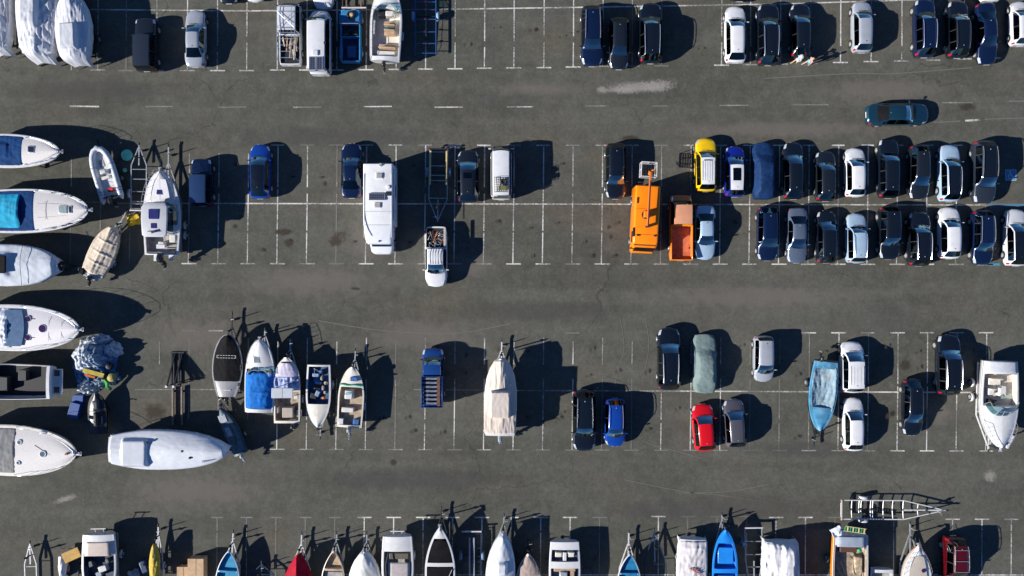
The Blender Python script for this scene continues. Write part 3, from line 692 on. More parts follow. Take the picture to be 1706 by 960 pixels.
    m = MB()
    for yy in (.27, 1.36): m.bar((-hw + .12, yy, 2.885 if yy < 1 else 2.80), (hw - .12, yy, 2.885 if yy < 1 else 2.80), .035, .04)
    m.build('roof_seam', simple('sealant', (.36, .36, .36), .6), r)
    a = loc(r, 632, 398, 2.4); m = MB(); m.cyl((a[0], a[1] + .15, 2.44), (a[0], a[1] + .15, 2.52), .08, .06, 10); m.build('marker_lamp', BLACKP, r)
    for yy, w_ in ((2.62, .98), (-2.0, 1.16)):
        for s_ in (-1, 1):
            wheel(r, s_ * (w_ - .1), yy, .34, .22, s_); m = MB(); m.cyl((s_ * (w_ - .3), yy, .36), (s_ * (w_ + .012), yy, .36), .41, None, 16); m.build('wheel_arch', BLACKP, r)
motorhome()
def lift_truck():
    x, y = W(1077.5, 363, 2.4); r = thing('lift_truck', 'orange aerial lift truck with a folded boom and a pale work basket at its tail', 'lift truck', (x, y, 0), PI + math.radians(-3.0))
    L = 5.35; hw = 1.02; om = paint('orange')
    m = MB(); m.loft(rbox_rings([(-L / 2, hw - .06, .42, 2.38, .16), (-L / 2 + .08, hw, .36, 2.46, .16), (0, hw, .36, 2.5, .14), (1.9, hw, .36, 2.47, .16), (2.15, hw - .01, .36, 2.36, .2)])); m.build('body', om, r)
    m = MB(); m.loft(rbox_rings([(2.15, hw - .015, .36, 2.33, .2), (2.35, hw - .03, .36, 2.10, .25), (2.62, hw - .06, .36, 1.25, .2), (2.72, hw - .10, .40, 1.1, .2), (2.78, hw - .2, .46, .9, .1)])); m.build('cab', om, r)
    m = MB(); m.add([(-.82, 2.365, 2.05), (.82, 2.365, 2.05), (.88, 2.63, 1.30), (-.88, 2.63, 1.30)], [(0, 1, 2, 3)]); m.build('windscreen', DGLASS, r, (0, .03, .02))
    m = MB(); m.bar((-.95, 2.2, 2.37), (.95, 2.2, 2.37), .10, .05); m.build('roof_trim', simple('trim_dark_orange', (.22, .05, .01), .6), r)
    sm = simple('panel_seam', (.5, .12, .01), .6); m = MB()
    for yy in (1.35, -.75): m.bar((-.9, yy, 2.505 - .01 * (yy > 1)), (.9, yy, 2.505 - .01 * (yy > 1)), .03, .016)
    m.build('roof_seam', sm, r)
    for px, py, sx, sy in ((1055, 386, .10, .75), (1063, 391, .25, .14), (1091, 392, .18, .14), (1067, 303, .35, .12), (1062, 333, .08, .5)):
        a = loc(r, px, py, 2.5); m = MB(); m.box(a[0], a[1], 2.46, sx, sy, .09); m.build('roof_fitting', BLACKP, r, bevel=.02)
    a = loc(r, 1076, 357, 2.5); m = MB(); m.cyl((a[0], a[1], 2.46), (a[0], a[1], 2.58), .36, .34, 18); m.build('turret_ring', DSTEEL, r)
    t = MB(); t.box(a[0], a[1], 2.57, .42, .5, .45); t.box(a[0] - .25, a[1] - .02, 2.5, .35, .35, .35); t.build('turret', om, r, bevel=.03)
    b0 = loc(r, 1079, 376, 3.0); b1 = loc(r, 1084, 287, 3.0); m = MB(); m.bar(b0, b1, .17, .2); bo = m.build('boom', paint('burnt'), r, bevel=.02)
    m = MB(); m.bar((b0[0] - .02, b0[1], 3.13), (lerp(b0[0], b1[0], .85) - .02, lerp(b0[1], b1[1], .85), 3.13), .07, .05); m.build('inner_arm', DSTEEL, bo)
    m = MB(); m.box(b0[0], b0[1], 2.5, .2, .18, .42); m.build('boom_rest', DSTEEL, r)
    m = MB(); m.bar(b1, (b1[0], b1[1] - .2, 2.3), .12, .14); m.box(b1[0], b1[1] + .05, 2.55, .26, .2, .4); m.build('boom_head', om, r, bevel=.02)
    k = loc(r, 1082, 281, 2.9); K = MB(); kw, kl = .62, .58
    for z_, rr in ((2.85, .04), (2.45, .028), (1.9, .035)): K.tube([(k[0] + sx * kw, k[1] + sy * kl, z_) for sx, sy in ((-1, -1), (1, -1), (1, 1), (-1, 1))], rr, 6, True)
    for sx, sy in ((-1, -1), (1, -1), (1, 1), (-1, 1), (0, -1), (-1, 0), (1, 0)): K.cyl((k[0] + sx * kw, k[1] + sy * kl, 1.9), (k[0] + sx * kw, k[1] + sy * kl, 2.85), .028, None, 6)
    b_ = K.build('work_basket', WHITESTEEL, r)
    m = MB(); [m.box(k[0] - kw + .09 + i * .21, k[1], 1.87, .09, 2 * kl, .03) for i in range(6)]; m.box(k[0], k[1] - .25, 1.85, 2 * kw, .08, .02); m.box(k[0], k[1] + .25, 1.85, 2 * kw, .08, .02); m.build('basket_floor', DSTEEL, b_)
    m = MB(); m.box(k[0] - .35, k[1] + .1, 2.5, .25, .18, .3); m.build('control_box', om, b_, bevel=.02)
    for yy in (1.85, -1.5):
        for s_ in (-1, 1):
            wheel(r, s_ * (hw - .1), yy, .36, .24, s_, rimmat=GALV); m = MB(); m.cyl((s_ * (hw - .3), yy, .38), (s_ * (hw + .01), yy, .38), .44, None, 16); m.build('wheel_arch', BLACKP, r)
    for s_ in (-1, 1):
        m = MB(); m.box(s_ * .98, 2.45, 1.5, .45, .1, .3, tx=.95); m.build('door_mirror', BLACKP, r, bevel=.02)
        m = MB(); m.box(s_ * .8, -L / 2 - .01, .7, .25, .04, .15); m.build('taillight', REDL, r)
        m = MB(); m.box(s_ * 1.024, 1.5, 1.35, .012, .9, .6); m.build('side_window', DGLASS, r)
lift_truck()
# ---- pickups
r, L, hw, h_, tp = car('pickup', 707, 747, 377, 477, 'D', 'white', 'white pickup standing out into the lane with scrap metal in its bed', 'pickup', 'pickup', lamps=True, bed=.70)
bag = random.Random(4)
j = tag(MB().build('x', GALV), 'tangle of grey pipes and bicycle frames lying in the white pickup bed', 'scrap metal') if 0 else None
def pile(name, label, cat, root, area, n, mats, zz=.72, ln=(.4, 1.3), r=.025, group=None):
    """loose rods and boards piled in a bed: one heap of one kind, built as one thing with a part per material"""
    x0, x1, y0, y1 = area; c = root.matrix_basis @ Vector(((x0 + x1) / 2, (y0 + y1) / 2, zz)); t = thing(name, label, cat, c, root.rotation_euler.z, group)
    for mi, (pn, mt, kind) in enumerate(mats):
        m = MB()
        for i in range(n):
            ax, ay = bag.uniform(x0, x1), bag.uniform(y0, y1); a = bag.uniform(0, PI) if kind != 'long' else PI / 2 + bag.uniform(-.12, .12); l_ = bag.uniform(*ln)
            b = (clamp(ax + l_ * math.cos(a), x0, x1), clamp(ay + l_ * math.sin(a), y0, y1)); cx, cy = (x0 + x1) / 2, (y0 + y1) / 2
            z0 = .05 + bag.random() * .18; z1 = .05 + bag.random() * .18
            if abs(b[0] - ax) + abs(b[1] - ay) < .1: continue
            if kind == 'ring':
                m.tube([(ax - cx + .26 * math.cos(q), ay - cy + .26 * math.sin(q), z0 + .1 + .06 * math.sin(q)) for q in [2 * PI * k / 14 for k in range(14)]], .02, 5, True)
            elif kind in ('board', 'long'): m.bar((ax - cx, ay - cy, z0), (b[0] - cx, b[1] - cy, z1), .09, .03)
            else: m.tube([(ax - cx, ay - cy, z0), ((ax + b[0]) / 2 - cx, (ay + b[1]) / 2 - cy, z0 + .12), (b[0] - cx, b[1] - cy, z1)], r, 6)
        m.build(pn, mt, t)
    return t
pile('scrap_heap', 'tangle of pipes and bicycle parts lying in the bed of the white pickup', 'scrap', r, (-hw + .25, hw - .25, -L / 2 + .3, -L / 2 + 1.6), 5, (('pipes', GALV, 'pipe'), ('dark_pipes', DSTEEL, 'pipe'), ('wheel_rims', ALLOY, 'ring'), ('orange_bars', paint('burnt'), 'board')), ln=(.3, .9))
m = MB(); m.bar((-hw + .18, -L / 2 + .1, 1.16), (-hw + .18, -L / 2 + 2.05, 1.16), .16, .10)
tag(m.build('plank', simple('grey_plank', (.42, .40, .37), .8), loc=None), 'pale plank lying along the side of the white pickup bed', 'plank').matrix_basis = r.matrix_basis
m = MB()
for x in (-.4, -.2, 0, .2, .4): m.box(x * hw * 1.15, L * (.5 - .49), tp(.49) + .002, .04, L * .24, .022)
m.build('roof_ribs', paint('white'), r)
r, L, hw, h_, tp = car('truck', 463, 506, 6, 109, 'U', 'pearl', 'pale work pickup with a pipe rack over its cab and timber in the bed', 'pickup', 'pickup', kk=(.03, .11, .50, .515), bed=.75, mats={'bed': DSTEEL}, wid=1.80)
m = MB(); zt = 2.05
for s_ in (-1, 1):
    m.tube([(s_ * hw * .82, L * .36, zt), (s_ * hw * .82, -L * .46, zt)], .03, 6); m.tube([(s_ * hw * .5, L * .36, zt), (s_ * hw * .5, -L * .46, zt)], .022, 6)
    for yy in (-.05, -.25, -.45): m.cyl((s_ * hw * .92, L * yy, 1.05), (s_ * hw * .82, L * yy, zt), .028, None, 6)
for yy in (.36, .28, .02, -.05, -.15, -.25, -.35, -.45): m.tube([(-hw * .82, L * yy, zt), (hw * .82, L * yy, zt)], .026, 6)
m.tube([(-hw * .8, L * .28, zt + .04), (hw * .8, L * .02, zt + .04)], .022, 6); m.tube([(hw * .8, L * .28, zt + .06), (-hw * .8, L * .02, zt + .06)], .022, 6)
m.build('pipe_rack', simple('rack_blue_grey', (.30, .36, .46), .4, .4), r)
pile('timber_load', 'offcuts of timber and pipes lying in the rack pickup bed', 'timber', r, (-hw + .3, hw - .3, -L / 2 + .3, -L / 2 + 2.3), 9, (('boards', simple('raw_timber', (.40, .27, .16), .8, var=.3), 'long'), ('pale_boards', simple('pale_timber', (.55, .48, .38), .8, var=.2), 'long'), ('pipes', RUST, 'long')), zz=.78, ln=(.6, 1.8))
r, L, hw, h_, tp = car('truck', 700, 744, 581, 677, 'U', 'midblue2', 'blue pickup truck with grey slats lying across its open bed', 'pickup', 'pickup', kk=(.14, .26, .435, .45), bed=.8, mats={'bed': simple('dirty_blue_bed', (.02, .05, .13), .7, dirt=((.14, .08, .05), .6))}, wid=1.78)
for k in range(7):
    m = MB(); m.box(0, 0, 0, 1.54, .17, .05); o = m.build('slat', simple('slat_grey', (.17, .20, .25), .5, .2, .3, 5, dirt=((.12, .07, .05), .6)), r, (-.06, -L * .5 + .35 + k * .34, 1.66), bevel=.01)
m = MB()
for s_ in (-1, 1): m.box(s_ * (hw - .04), -L * .5 + L * .268, 1.02, .06, L * .53, .86)
m.box(0, -L / 2 + .04, 1.02, 2 * hw - .02, .05, .86); m.box(0, -L / 2 + L * .535, 1.02, 2 * hw - .02, .05, .9); m.build('bed_sides', paint('midblue2'), r, bevel=.01)
m = MB(); m.bar((hw - .36, -L / 2 + .12, 1.74), (hw - .36, -L / 2 + 2.55, 1.74), .24, .05); m.build('bed_board', simple('rusty_board', (.12, .055, .035), .8, var=.35), r)
r, L, hw, h_, tp = car('truck', 1111, 1156, 325, 434, 'U', 'burnt', 'small orange tipper pickup with a faded cab roof and an empty rusty bed', 'pickup', 'pickup', kk=(.085, .165, .455, .465), bed=.72, wid=1.84,
    mats={'bed': simple('rusty_red_bed', (.50, .13, .05), .8, 0, .2, 3, dirt=((.46, .26, .16), .7)), 'roof': simple('faded_cab_roof', (.62, .28, .16), .5, 0, .06, 2, dirt=((.5, .3, .2), .4)), 'body': simple('faded_orange', (.48, .15, .035), .45, 0, .12, 2, dirt=((.2, .08, .03), .5))}, roof='burnt')
m = MB(); om = paint('orange')
for s_ in (-1, 1): m.box(s_ * (hw - .05), -L * .5 + L * .27, .95, .09, L * .53, .30)
m.box(0, -L / 2 + .06, .95, 2 * hw, .08, .30); m.box(0, -L / 2 + L * .53, .95, 2 * hw, .08, .34); m.build('bed_sides', om, r, bevel=.015)
# ---- vans
r, L, hw, h_, tp = car('van', 511, 557, 18, 126, 'U', 'white', 'white van with two solar panels and a roof vent, between two pickups', 'van', 'van', scale_h=1.12, wid=1.86)
for px in (520, 532): a = loc(r, px, 104.5, 2.3); solar(r, a[0], a[1], 2.235, .50, 1.05)
a = loc(r, 525, 87, 2.3); m = MB(); m.box(a[0], a[1], 2.22, .48, .44, .12, tx=.9, ty=.9); m.build('roof_vent', GEL, r, bevel=.02)
a = loc(r, 541, 70, 2.3); m = MB(); m.cyl((a[0], a[1], 2.20), (a[0], a[1], 2.29), .12, .10, 12); m.build('fan_cap', BLACKP, r)
for s_ in (-1, 1):
    m = MB(); m.add([(s_ * .12, -L * .458, 2.135), (s_ * .62, -L * .458, 2.115), (s_ * .68, -L * .484, 1.66), (s_ * .14, -L * .484, 1.68)], [(0, 1, 2, 3)]); m.build('rear_window', simple('pale_window', (.35, .37, .38), .3), r, (0, -.05, .03))
r, L, hw, h_, tp = car('van', 815, 855, 244, 333, 'U', 'white', 'white forward-control van with a roof basket carrying a spare tyre', 'van', 'van', kk=(.012, .115, .935, .985), scale_h=.98, wid=1.74)
m = MB(); zb = 2.04; a = loc(r, 824, 295, zb); c = loc(r, 846, 319, zb); X0, X1, Y0, Y1 = a[0], c[0], c[1], a[1]
for z_ in (zb, zb + .16): m.tube([(X0, Y0, z_), (X1, Y0, z_), (X1, Y1, z_), (X0, Y1, z_)], .018, 5, True)
for k in range(1, 6): m.tube([(lerp(X0, X1, k / 6), Y0, zb), (lerp(X0, X1, k / 6), Y1, zb)], .012, 5)
for k in range(1, 6): m.tube([(X0, lerp(Y0, Y1, k / 6), zb), (X1, lerp(Y0, Y1, k / 6), zb)], .012, 5)
for x in (X0, X1):
    for y in (Y0, Y1): m.cyl((x, y, 1.92), (x, y, zb + .16), .016, None, 5)
m.build('roof_basket', BLACKP, r)
def torus(m, c, R0, rt, n=20, k=8): m.tube([(c[0] + R0 * math.cos(q), c[1] + R0 * math.sin(q), c[2]) for q in [2 * PI * i / n for i in range(n)]], rt, k, True)
a = loc(r, 839, 302, 2.2); q = r.matrix_basis @ Vector((a[0], a[1], 2.06)); t = thing('spare_tyre', 'black spare tyre lying in the roof basket of the white van', 'tyre', q); m = MB(); torus(m, (0, 0, .10), .20, .09); m.build('tyre', RUBBER, t); m = MB(); m.cyl((0, 0, .05), (0, 0, .12), .14, .12, 14); m.build('rim', DSTEEL, t)
a = loc(r, 838, 312.5, 2.2); q = r.matrix_basis @ Vector((a[0], a[1], 2.06)); t = thing('tool_box', 'olive green box strapped in the roof basket of the white van', 'box', q); m = MB(); m.box(0, 0, 0, .72, .34, .18); m.build('box', simple('olive_box', (.10, .10, .035), .7), t, bevel=.02); m = MB(); m.box(0, 0, .17, .76, .37, .05); m.build('lid', simple('olive_lid', (.13, .13, .045), .7), t, bevel=.015)
for s_ in (-.25, .25): m = MB(); m.box(s_, 0, .0, .04, .385, .226); m.build('strap', BLACKP, t)
m = MB(); m.add([(-.6, -L * .452, 1.935), (.6, -L * .452, 1.935), (.66, -L * .484, 1.48), (-.66, -L * .484, 1.48)], [(0, 1, 2, 3)]); m.build('rear_window', DGLASS, r, (0, -.045, .03))
# ---- open blue utility vehicle
def utility():
    x, y = W(584, 59, .9); L = 4.35; hw = .84
    r = thing('utility_vehicle', 'open-topped blue utility vehicle with a spare wheel on its bonnet', 'utility vehicle', (x, y, 0)); bm_ = simple('faded_blue_paint', (.02, .19, .42), .5, 0, .2, 3, dirt=((.06, .10, .14), .5)); dk = simple('dark_blue_floor', (.012, .03, .08), .8, 0, .3, 3)
    yf, yc, yb = L / 2, L / 2 - 1.25, L / 2 - 2.25
    m = MB(); m.box(0, (yf + yc) / 2, .55, 2 * hw * .94, 1.25, .45, tx=.97, ty=.97); m.build('bonnet', bm_, r, bevel=.06)
    m = MB()
    for s_ in (-1, 1): m.box(s_ * (hw - .05), (yc - L / 2) / 2, .4, .10, yc + L / 2, .62)
    m.box(0, -L / 2 + .04, .4, 2 * hw, .08, .62); m.box(0, yb, .4, 2 * hw - .2, .06, .58); m.box(0, (yf) - .05, .45, 2 * hw, .12, .3); m.build('tub', bm_, r, bevel=.015)
    m = MB(); m.box(0, (yc - L / 2) / 2, .42, 2 * hw - .2, yc + L / 2 - .1, .06); m.build('floor', dk, r)
    m = MB(); m.box(.05, -1.25, .48, .75, 1.0, .18); m.build('cargo_mat', simple('blue_mat', (.03, .10, .24), .7), r, bevel=.03)
    m = MB(); m.tube([(-hw + .06, yc, .98), (-hw + .08, yc - .1, 1.5), (hw - .08, yc - .1, 1.5), (hw - .06, yc, .98)], .03, 6); f = m.build('windscreen_frame', GALV, r)
    m = MB(); m.add([(-hw + .1, yc - .01, 1.02), (hw - .1, yc - .01, 1.02), (hw - .12, yc - .1, 1.46), (-hw + .12, yc - .1, 1.46)], [(0, 1, 2, 3)]); m.build('windscreen', GLASS, f)
    for s_ in (-1, 1): m = MB(); m.box(s_ * .38, yb + .42, .48, .5, .45, .22); m.box(s_ * .38, yb + .16, .48, .5, .12, .58); m.build('seat', SEATM, r, bevel=.04)
    m = MB(); m.tube([(-.38 + .18 * math.cos(q), yc - .28 - .06 * math.sin(q), 1.0 + .16 * math.sin(q)) for q in [2 * PI * k / 14 for k in range(14)]], .016, 5, True); m.cyl((-.38, yc - .05, .8), (-.38, yc - .28, 1.0), .02, None, 6); m.build('steering_wheel', BLACKP, r)
    m = MB(); torus(m, (.06, yf - .5, 1.09), .26, .10); sp = m.build('spare_wheel', RUBBER, r); m = MB(); m.cyl((.06, yf - .5, 1.0), (.06, yf - .5, 1.12), .19, .16, 16); m.build('rim', simple('cream_rim', (.55, .42, .22), .5), sp)
    for s_ in (-1, 1):
        m = MB(); m.cyl((s_ * .55, yf + .02, .72), (s_ * .55, yf + .05, .72), .10, None, 12); m.build('headlight', CLEARL, r)
        for yy in (yf - .7, -L / 2 + .85): wheel(r, s_ * (hw - .03), yy, .36, .22, s_, rimmat=simple('cream_rim', (.55, .42, .22), .5)); m = MB(); m.box(s_ * (hw - .02), yy, .72, .30, .9, .05, ty=.9); m.build('mudguard', bm_, r, bevel=.02)
utility()
# ---------------------------------------------------------------- boats
BOATS = 'boats laid up on the lot'
class Boat:
    def __init__(s, label, stern, bow, wpx, zg=1.45, keel=.5, name='motor_boat', cat='boat', p=2.2, pp=.85, st=.86, mid=.45, rise=.22, end=.02):
        a, b = Vector(W(*stern, zg)), Vector(W(*bow, zg + rise)); d = b - a
        s.L = d.length; s.B = wpx / S * (1 - zg / H); s.zg, s.keel, s.rise = zg, keel, rise; s.p, s.pp, s.st, s.mid, s.end = p, pp, st, mid, end
        s.ang = math.atan2(d.y, d.x) - PI / 2; c = (a + b) / 2
        s.root = thing(name, label, cat, (c.x, c.y, 0), s.ang, BOATS); s.label = label
    def w(s, u):
        if u < s.mid: k = s.st + (1 - s.st) * math.sin(PI / 2 * clamp(u / s.mid))
        else: k = max(s.end, (1 - clamp((u - s.mid) / (1 - s.mid)) ** s.p) ** s.pp)
        return k * s.B / 2
    def z(s, u): return s.zg + s.rise * clamp((u - .3) / .7) ** 2
    def y(s, u): return (u - .5) * s.L
    def P(s, u, v, dz=0.0): return (v * s.w(u), s.y(u), s.z(u) + dz)
    def at(s, px, py, z=None):
        """(u, x) of a photo pixel at height z on this boat"""
        q = loc(s.root, px, py, s.zg if z is None else z); return q[1] / s.L + .5, q[0]
    def hull(s, hm=GEL, dm=None, cock=(), crown=.10, fm=FLOORG, rub=None, inset=.12, crown_fn=None, bottom=None):
        us = [1 - (1 - i / 30) ** 1.25 for i in range(31)]
        for c in cock: us = [u for u in us if min(abs(u - c[0]), abs(u - c[1])) > .012] + [c[0] - .004, c[0] + .004, c[1] - .004, c[1] + .004]
        us = sorted(clamp(u, 0, .995) for u in us); rows = []
        for u in us:
            w, z = s.w(u), s.z(u); zk = lerp(s.keel, z - .12, clamp((u - .55) / .45) ** 2.4); ins = min(inset, w * .45)
            ck = next((c for c in cock if c[0] < u < c[1]), None); h = z - zk
            r = [(0, zk), (.62 * w, zk + .16 * h), (.86 * w, zk + .36 * h), (.97 * w, zk + .75 * h), (w, z - .04), (w - .02, z), (w - ins, z + .015)]
            if ck:
                i2 = min(ck[2], w * .5) if len(ck) > 2 and ck[2] else ins + .02; zf = ck[3] if len(ck) > 3 else s.keel + .35
                r += [(w - i2, z + .01), (w - i2 - .03, zf), (0, zf)]
            else:
                cr = crown_fn(u) if crown_fn else crown
                r += [((w - ins) * .8, z + .015 + .35 * cr), ((w - ins) * .45, z + .015 + .85 * cr), (0, z + .015 + cr)]
            rows.append([(x, s.y(u), zz) for x, zz in r] + [(-x, s.y(u), zz) for x, zz in r[:0:-1]])
        n = len(rows[0]); flat = [p for r in rows for p in r]; parts = {}; run = 0; last = None
        # ring order: 0 keel, 1..9 right to deck centre, 9+1.. back down the left side; the deck centre point is doubled
        for i in range(len(us) - 1):
            um = (us[i] + us[i + 1]) / 2; kind = 'cockpit' if any(c[0] - .005 < um < c[1] + .005 for c in cock) else 'deck'
            if kind != last: run += 1; last = kind
            for k in range(n):
                j = (k + 1) % n; q = k if k < 9 else n - 1 - k
                if k == 9: f = None
                key = ('bottom', 0) if q < 2 and bottom else ('hull', 0) if q < 6 else (kind, run)
                parts.setdefault(key, []).append((i * n + k, i * n + j, (i + 1) * n + j, (i + 1) * n + k))
        parts[('hull', 0)].append(tuple(range(n)))
        mt = {'hull': hm, 'deck': dm or hm, 'cockpit': fm, 'bottom': bottom}
        for (nm, _), fs in parts.items():
            used = sorted({i for f in fs for i in f}); mp = {v: i for i, v in enumerate(used)}
            m = MB(); m.v = [flat[i] for i in used]; m.f = [[mp[i] for i in f] for f in fs]; m.mi = [0] * len(fs)
            m.build(nm, mt[nm], s.root, angle=42)
        if rub:
            m = MB(); m.tube([(s.w(u) + .01, s.y(u), s.z(u) - .07) for u in us[::2]] + [(-s.w(u) - .01, s.y(u), s.z(u) - .07) for u in us[::-2]], .03, 5); m.build('rub_rail', rub, s.root)
        return s
    def patch(s, name, u0, u1, v0, v1, mat, dz=.02, crown=0.0, nu=12, nv=6, th=.0, parent=None, front=0.0):
        """sheet laid over the boat between u0..u1, v0..v1 (front: how far its fore edge bows forward)"""
        m = MB(); vs = []
        for i in range(nu + 1):
            for k in range(nv + 1):
                v = lerp(v0, v1, k / nv); u = lerp(u0, u1, i / nu) - front * v * v * (i / nu)
                x, y, z = s.P(clamp(u, 0, .99), v, dz + crown * (1 - v * v)); vs.append((x, s.y(u), z))
        m.add(vs, [(i * (nv + 1) + k, i * (nv + 1) + k + 1, (i + 1) * (nv + 1) + k + 1, (i + 1) * (nv + 1) + k) for i in range(nu) for k in range(nv)])
        return m.build(name, mat, parent or s.root, angle=50, solid=th)
    def box(s, name, u, x, sx, sy, z0, sz, mat, bevel=.03, tx=1.0, ty=1.0, rot=0.0, parent=None):
        m = MB(); m.box(0, 0, 0, sx, sy, sz, rot, tx, ty); return m.build(name, mat, parent or s.root, (x, s.y(u), z0), bevel=bevel)
    def hatch(s, u, x, sx, sy, mat=None, dz=.10):
        o = s.box('deck_hatch', u, x, sx, sy, s.z(u) + dz, .05, mat or simple('smoked_hatch', (.02, .025, .06), .12, coat=.6), .015)
        f = MB(); f.box(0, 0, -.02, sx + .1, sy + .1, .05); f.build('hatch_frame', ALLOY, o, bevel=.01); return o
    def rail(s, u0, h=.5, inset=.10, mat=None, u1=.985, name='bow_rail', posts=5, low=True):
        m = MB(); k = 14; pts = []
        for sd in (1, -1):
            q = [(sd * max(.05, s.w(u) - inset), s.y(u) + (.12 if u > .97 else 0), s.z(u) + h * sstep(u0, u0 + .08, u)) for u in [lerp(u0, u1, i / k) for i in range(k + 1)]]
            pts = q if sd == 1 else pts + q[::-1]
        m.tube(pts, .016, 5)
        for i in range(1, posts + 1):
            u = lerp(u0 + .05, u1 - .02, i / posts)
            for sd in (1, -1): x = sd * max(.05, s.w(u) - inset); m.cyl((x, s.y(u), s.z(u)), (x, s.y(u), s.z(u) + h), .013, None, 5)
        return m.build(name, mat or CHROME, s.root)
    def screen(s, u0, span, h=.45, vw=.78, rake=.35, mat=None, frame=True, base=.05):
        m = MB(); n = 14; lo, hi = [], []
        for i in range(n + 1):
            a = -1 + 2 * i / n; u = u0 - span * abs(a) ** 2.6; x = a * vw * s.w(u0 - span * .5)
            lo.append((x, s.y(u), s.z(u) + base)); hi.append((x * .9, s.y(u) - rake * (1 - .6 * abs(a)), s.z(u) + base + h))
        m.add(lo + hi, [(i, i + 1, n + 2 + i, n + 1 + i) for i in range(n)]); o = m.build('windscreen', mat or GLASS, s.root, angle=80)
        if frame:
            f = MB(); f.tube(hi, .022, 5); f.tube(lo, .02, 5)
            for i in (0, 4, 7, 10, n): f.tube([lo[i], hi[i]], .018, 5)
            f.build('screen_frame', ALLOY, o)
        return o
    def outboard(s, x=0.0, sc=1.0, tilt=0.5, mat=None, u=0.0, z=None):
        o = MB(); o.loft(rbox_rings([(-.52 * sc, .10 * sc, .05, .26 * sc, .08), (-.44 * sc, .17 * sc, -.02, .36 * sc, .12), (-.1 * sc, .20 * sc, -.08, .42 * sc, .14), (.12 * sc, .17 * sc, -.06, .36 * sc, .12), (.2 * sc, .1 * sc, 0, .26 * sc, .08)], .1))
        b = o.build('outboard_motor', mat or simple('outboard_cowl', (.015, .016, .018), .35, coat=.3), s.root, (x, s.y(u) - .18, z or s.z(u) + .12)); b.rotation_euler.x = -tilt
        l = MB(); l.box(0, -.16 * sc, -.75 * sc, .12 * sc, .26 * sc, .72 * sc); l.box(0, -.2 * sc, -.52 * sc, .26 * sc, .42 * sc, .03); l.box(0, -.17 * sc, -1.02 * sc, .05 * sc, .3 * sc, .3 * sc); l.cyl((0, .05 * sc, -.82 * sc), (0, -.4 * sc, -.82 * sc), .07 * sc, .05 * sc, 8)
        l.build('drive_leg', mat or simple('outboard_leg', (.02, .02, .022), .45), b, bevel=.015)
        q = MB()
        for k in range(3):
            a = 2 * PI * k / 3; q.bar((0, -.42 * sc, -.82 * sc), (.17 * sc * math.cos(a), -.44 * sc, -.82 * sc + .17 * sc * math.sin(a)), .10 * sc, .02)
        q.build('propeller', ALLOY, b); return b
    def tarp(s, u0, u1, mat, ridge=.25, drop=.28, amp=.05, bumps=(), over=.07, sharp=1.4, nu=56, nv=34, name='cover', seed=None, tail=0.0, cross=(), fold=1.0, flat=0.0, pleat=0.0, crisp=0.0):
        sd = rnd.random() * 90 if seed is None else seed; m = MB(); vs = []
        for i in range(nu + 1):
            t = i / nu; u = lerp(u0, u1, t)
            for k in range(nv + 1):
                v = -1 + 2 * k / nv; a = abs(v); vv = v / .86; ee = clamp((a - .86) / .14)
                uc = clamp(u, 0, .99); w = s.w(uc) + over; x = clamp(vv, -1, 1) * w; y = s.y(u)
                rd = ridge if not callable(ridge) else ridge(u)
                z = s.z(uc) + .05 + rd * (1 - min(1, abs(vv)) ** sharp)
                fb = 0
                for (bu, bx, ru, rx, bh) in bumps:
                    f = sstep(lerp(1.25, 1.06, crisp), lerp(.85, .97, crisp), abs(u - bu) / ru) * sstep(lerp(1.3, 1.08, crisp), lerp(.85, .95, crisp), abs(x - bx) / rx); z = max(z, lerp(z, s.z(uc) + bh, f)); fb = max(fb, f)
                for cu, ch in cross: z += ch * math.exp(-((u - cu) / .018) ** 2) * (1 - min(1, abs(vv)) ** 2)
                wr = (abs(nz(x * 2.2 + sd, y * 1.1, 0)) * 1.5 + .6 * nz(x * 5 + sd, y * 2.2, 3) + .4 * nz(x * 1.1, y * 6 + sd, 5) * fold) * amp
                z += wr * (1 if ee == 0 else .4) * (1 - .6 * fb) + (pleat * (1 - fb) * (abs(nz(x * 4.2 + sd, y * .38, 2)) + .5 * abs(nz(x * 9 + sd, y * .7, 6))) if pleat else 0)
                if ee > 0: z -= ee * (drop + .05 * nz(y * 2.5, sd)); x += math.copysign(.03 + .05 * nz(y * 4, sd, v) * ee, v)
                en = max(clamp((.035 - t) / .035), clamp((t - .965) / .035))
                if en > 0: z -= en * drop * .9
                if tail and t < .12: z -= tail * (1 - t / .12) ** 2; x *= 1 - .35 * (1 - t / .12) ** 1.5; x += .1 * nz(y * 5, x * 4, sd)
                vs.append((x, y + .03 * nz(x * 3, sd, u * 9), z))
        m.add(vs, [(i * (nv + 1) + k, i * (nv + 1) + k + 1, (i + 1) * (nv + 1) + k + 1, (i + 1) * (nv + 1) + k) for i in range(nu) for k in range(nv)])
        return m.build(name, mat, s.root, angle=75, fix=True)
    def seat(s, u, x, sx, sy, z0, mat=TANV, back=1, h=.40):
        b = s.box('seat', u, x, sx, sy, z0, h, mat, .05)
        if back: m = MB(); m.box(0, -back * (sy / 2 - .06), h, sx, .12, .32); m.build('seat_back', mat, b, bevel=.04)
        return b
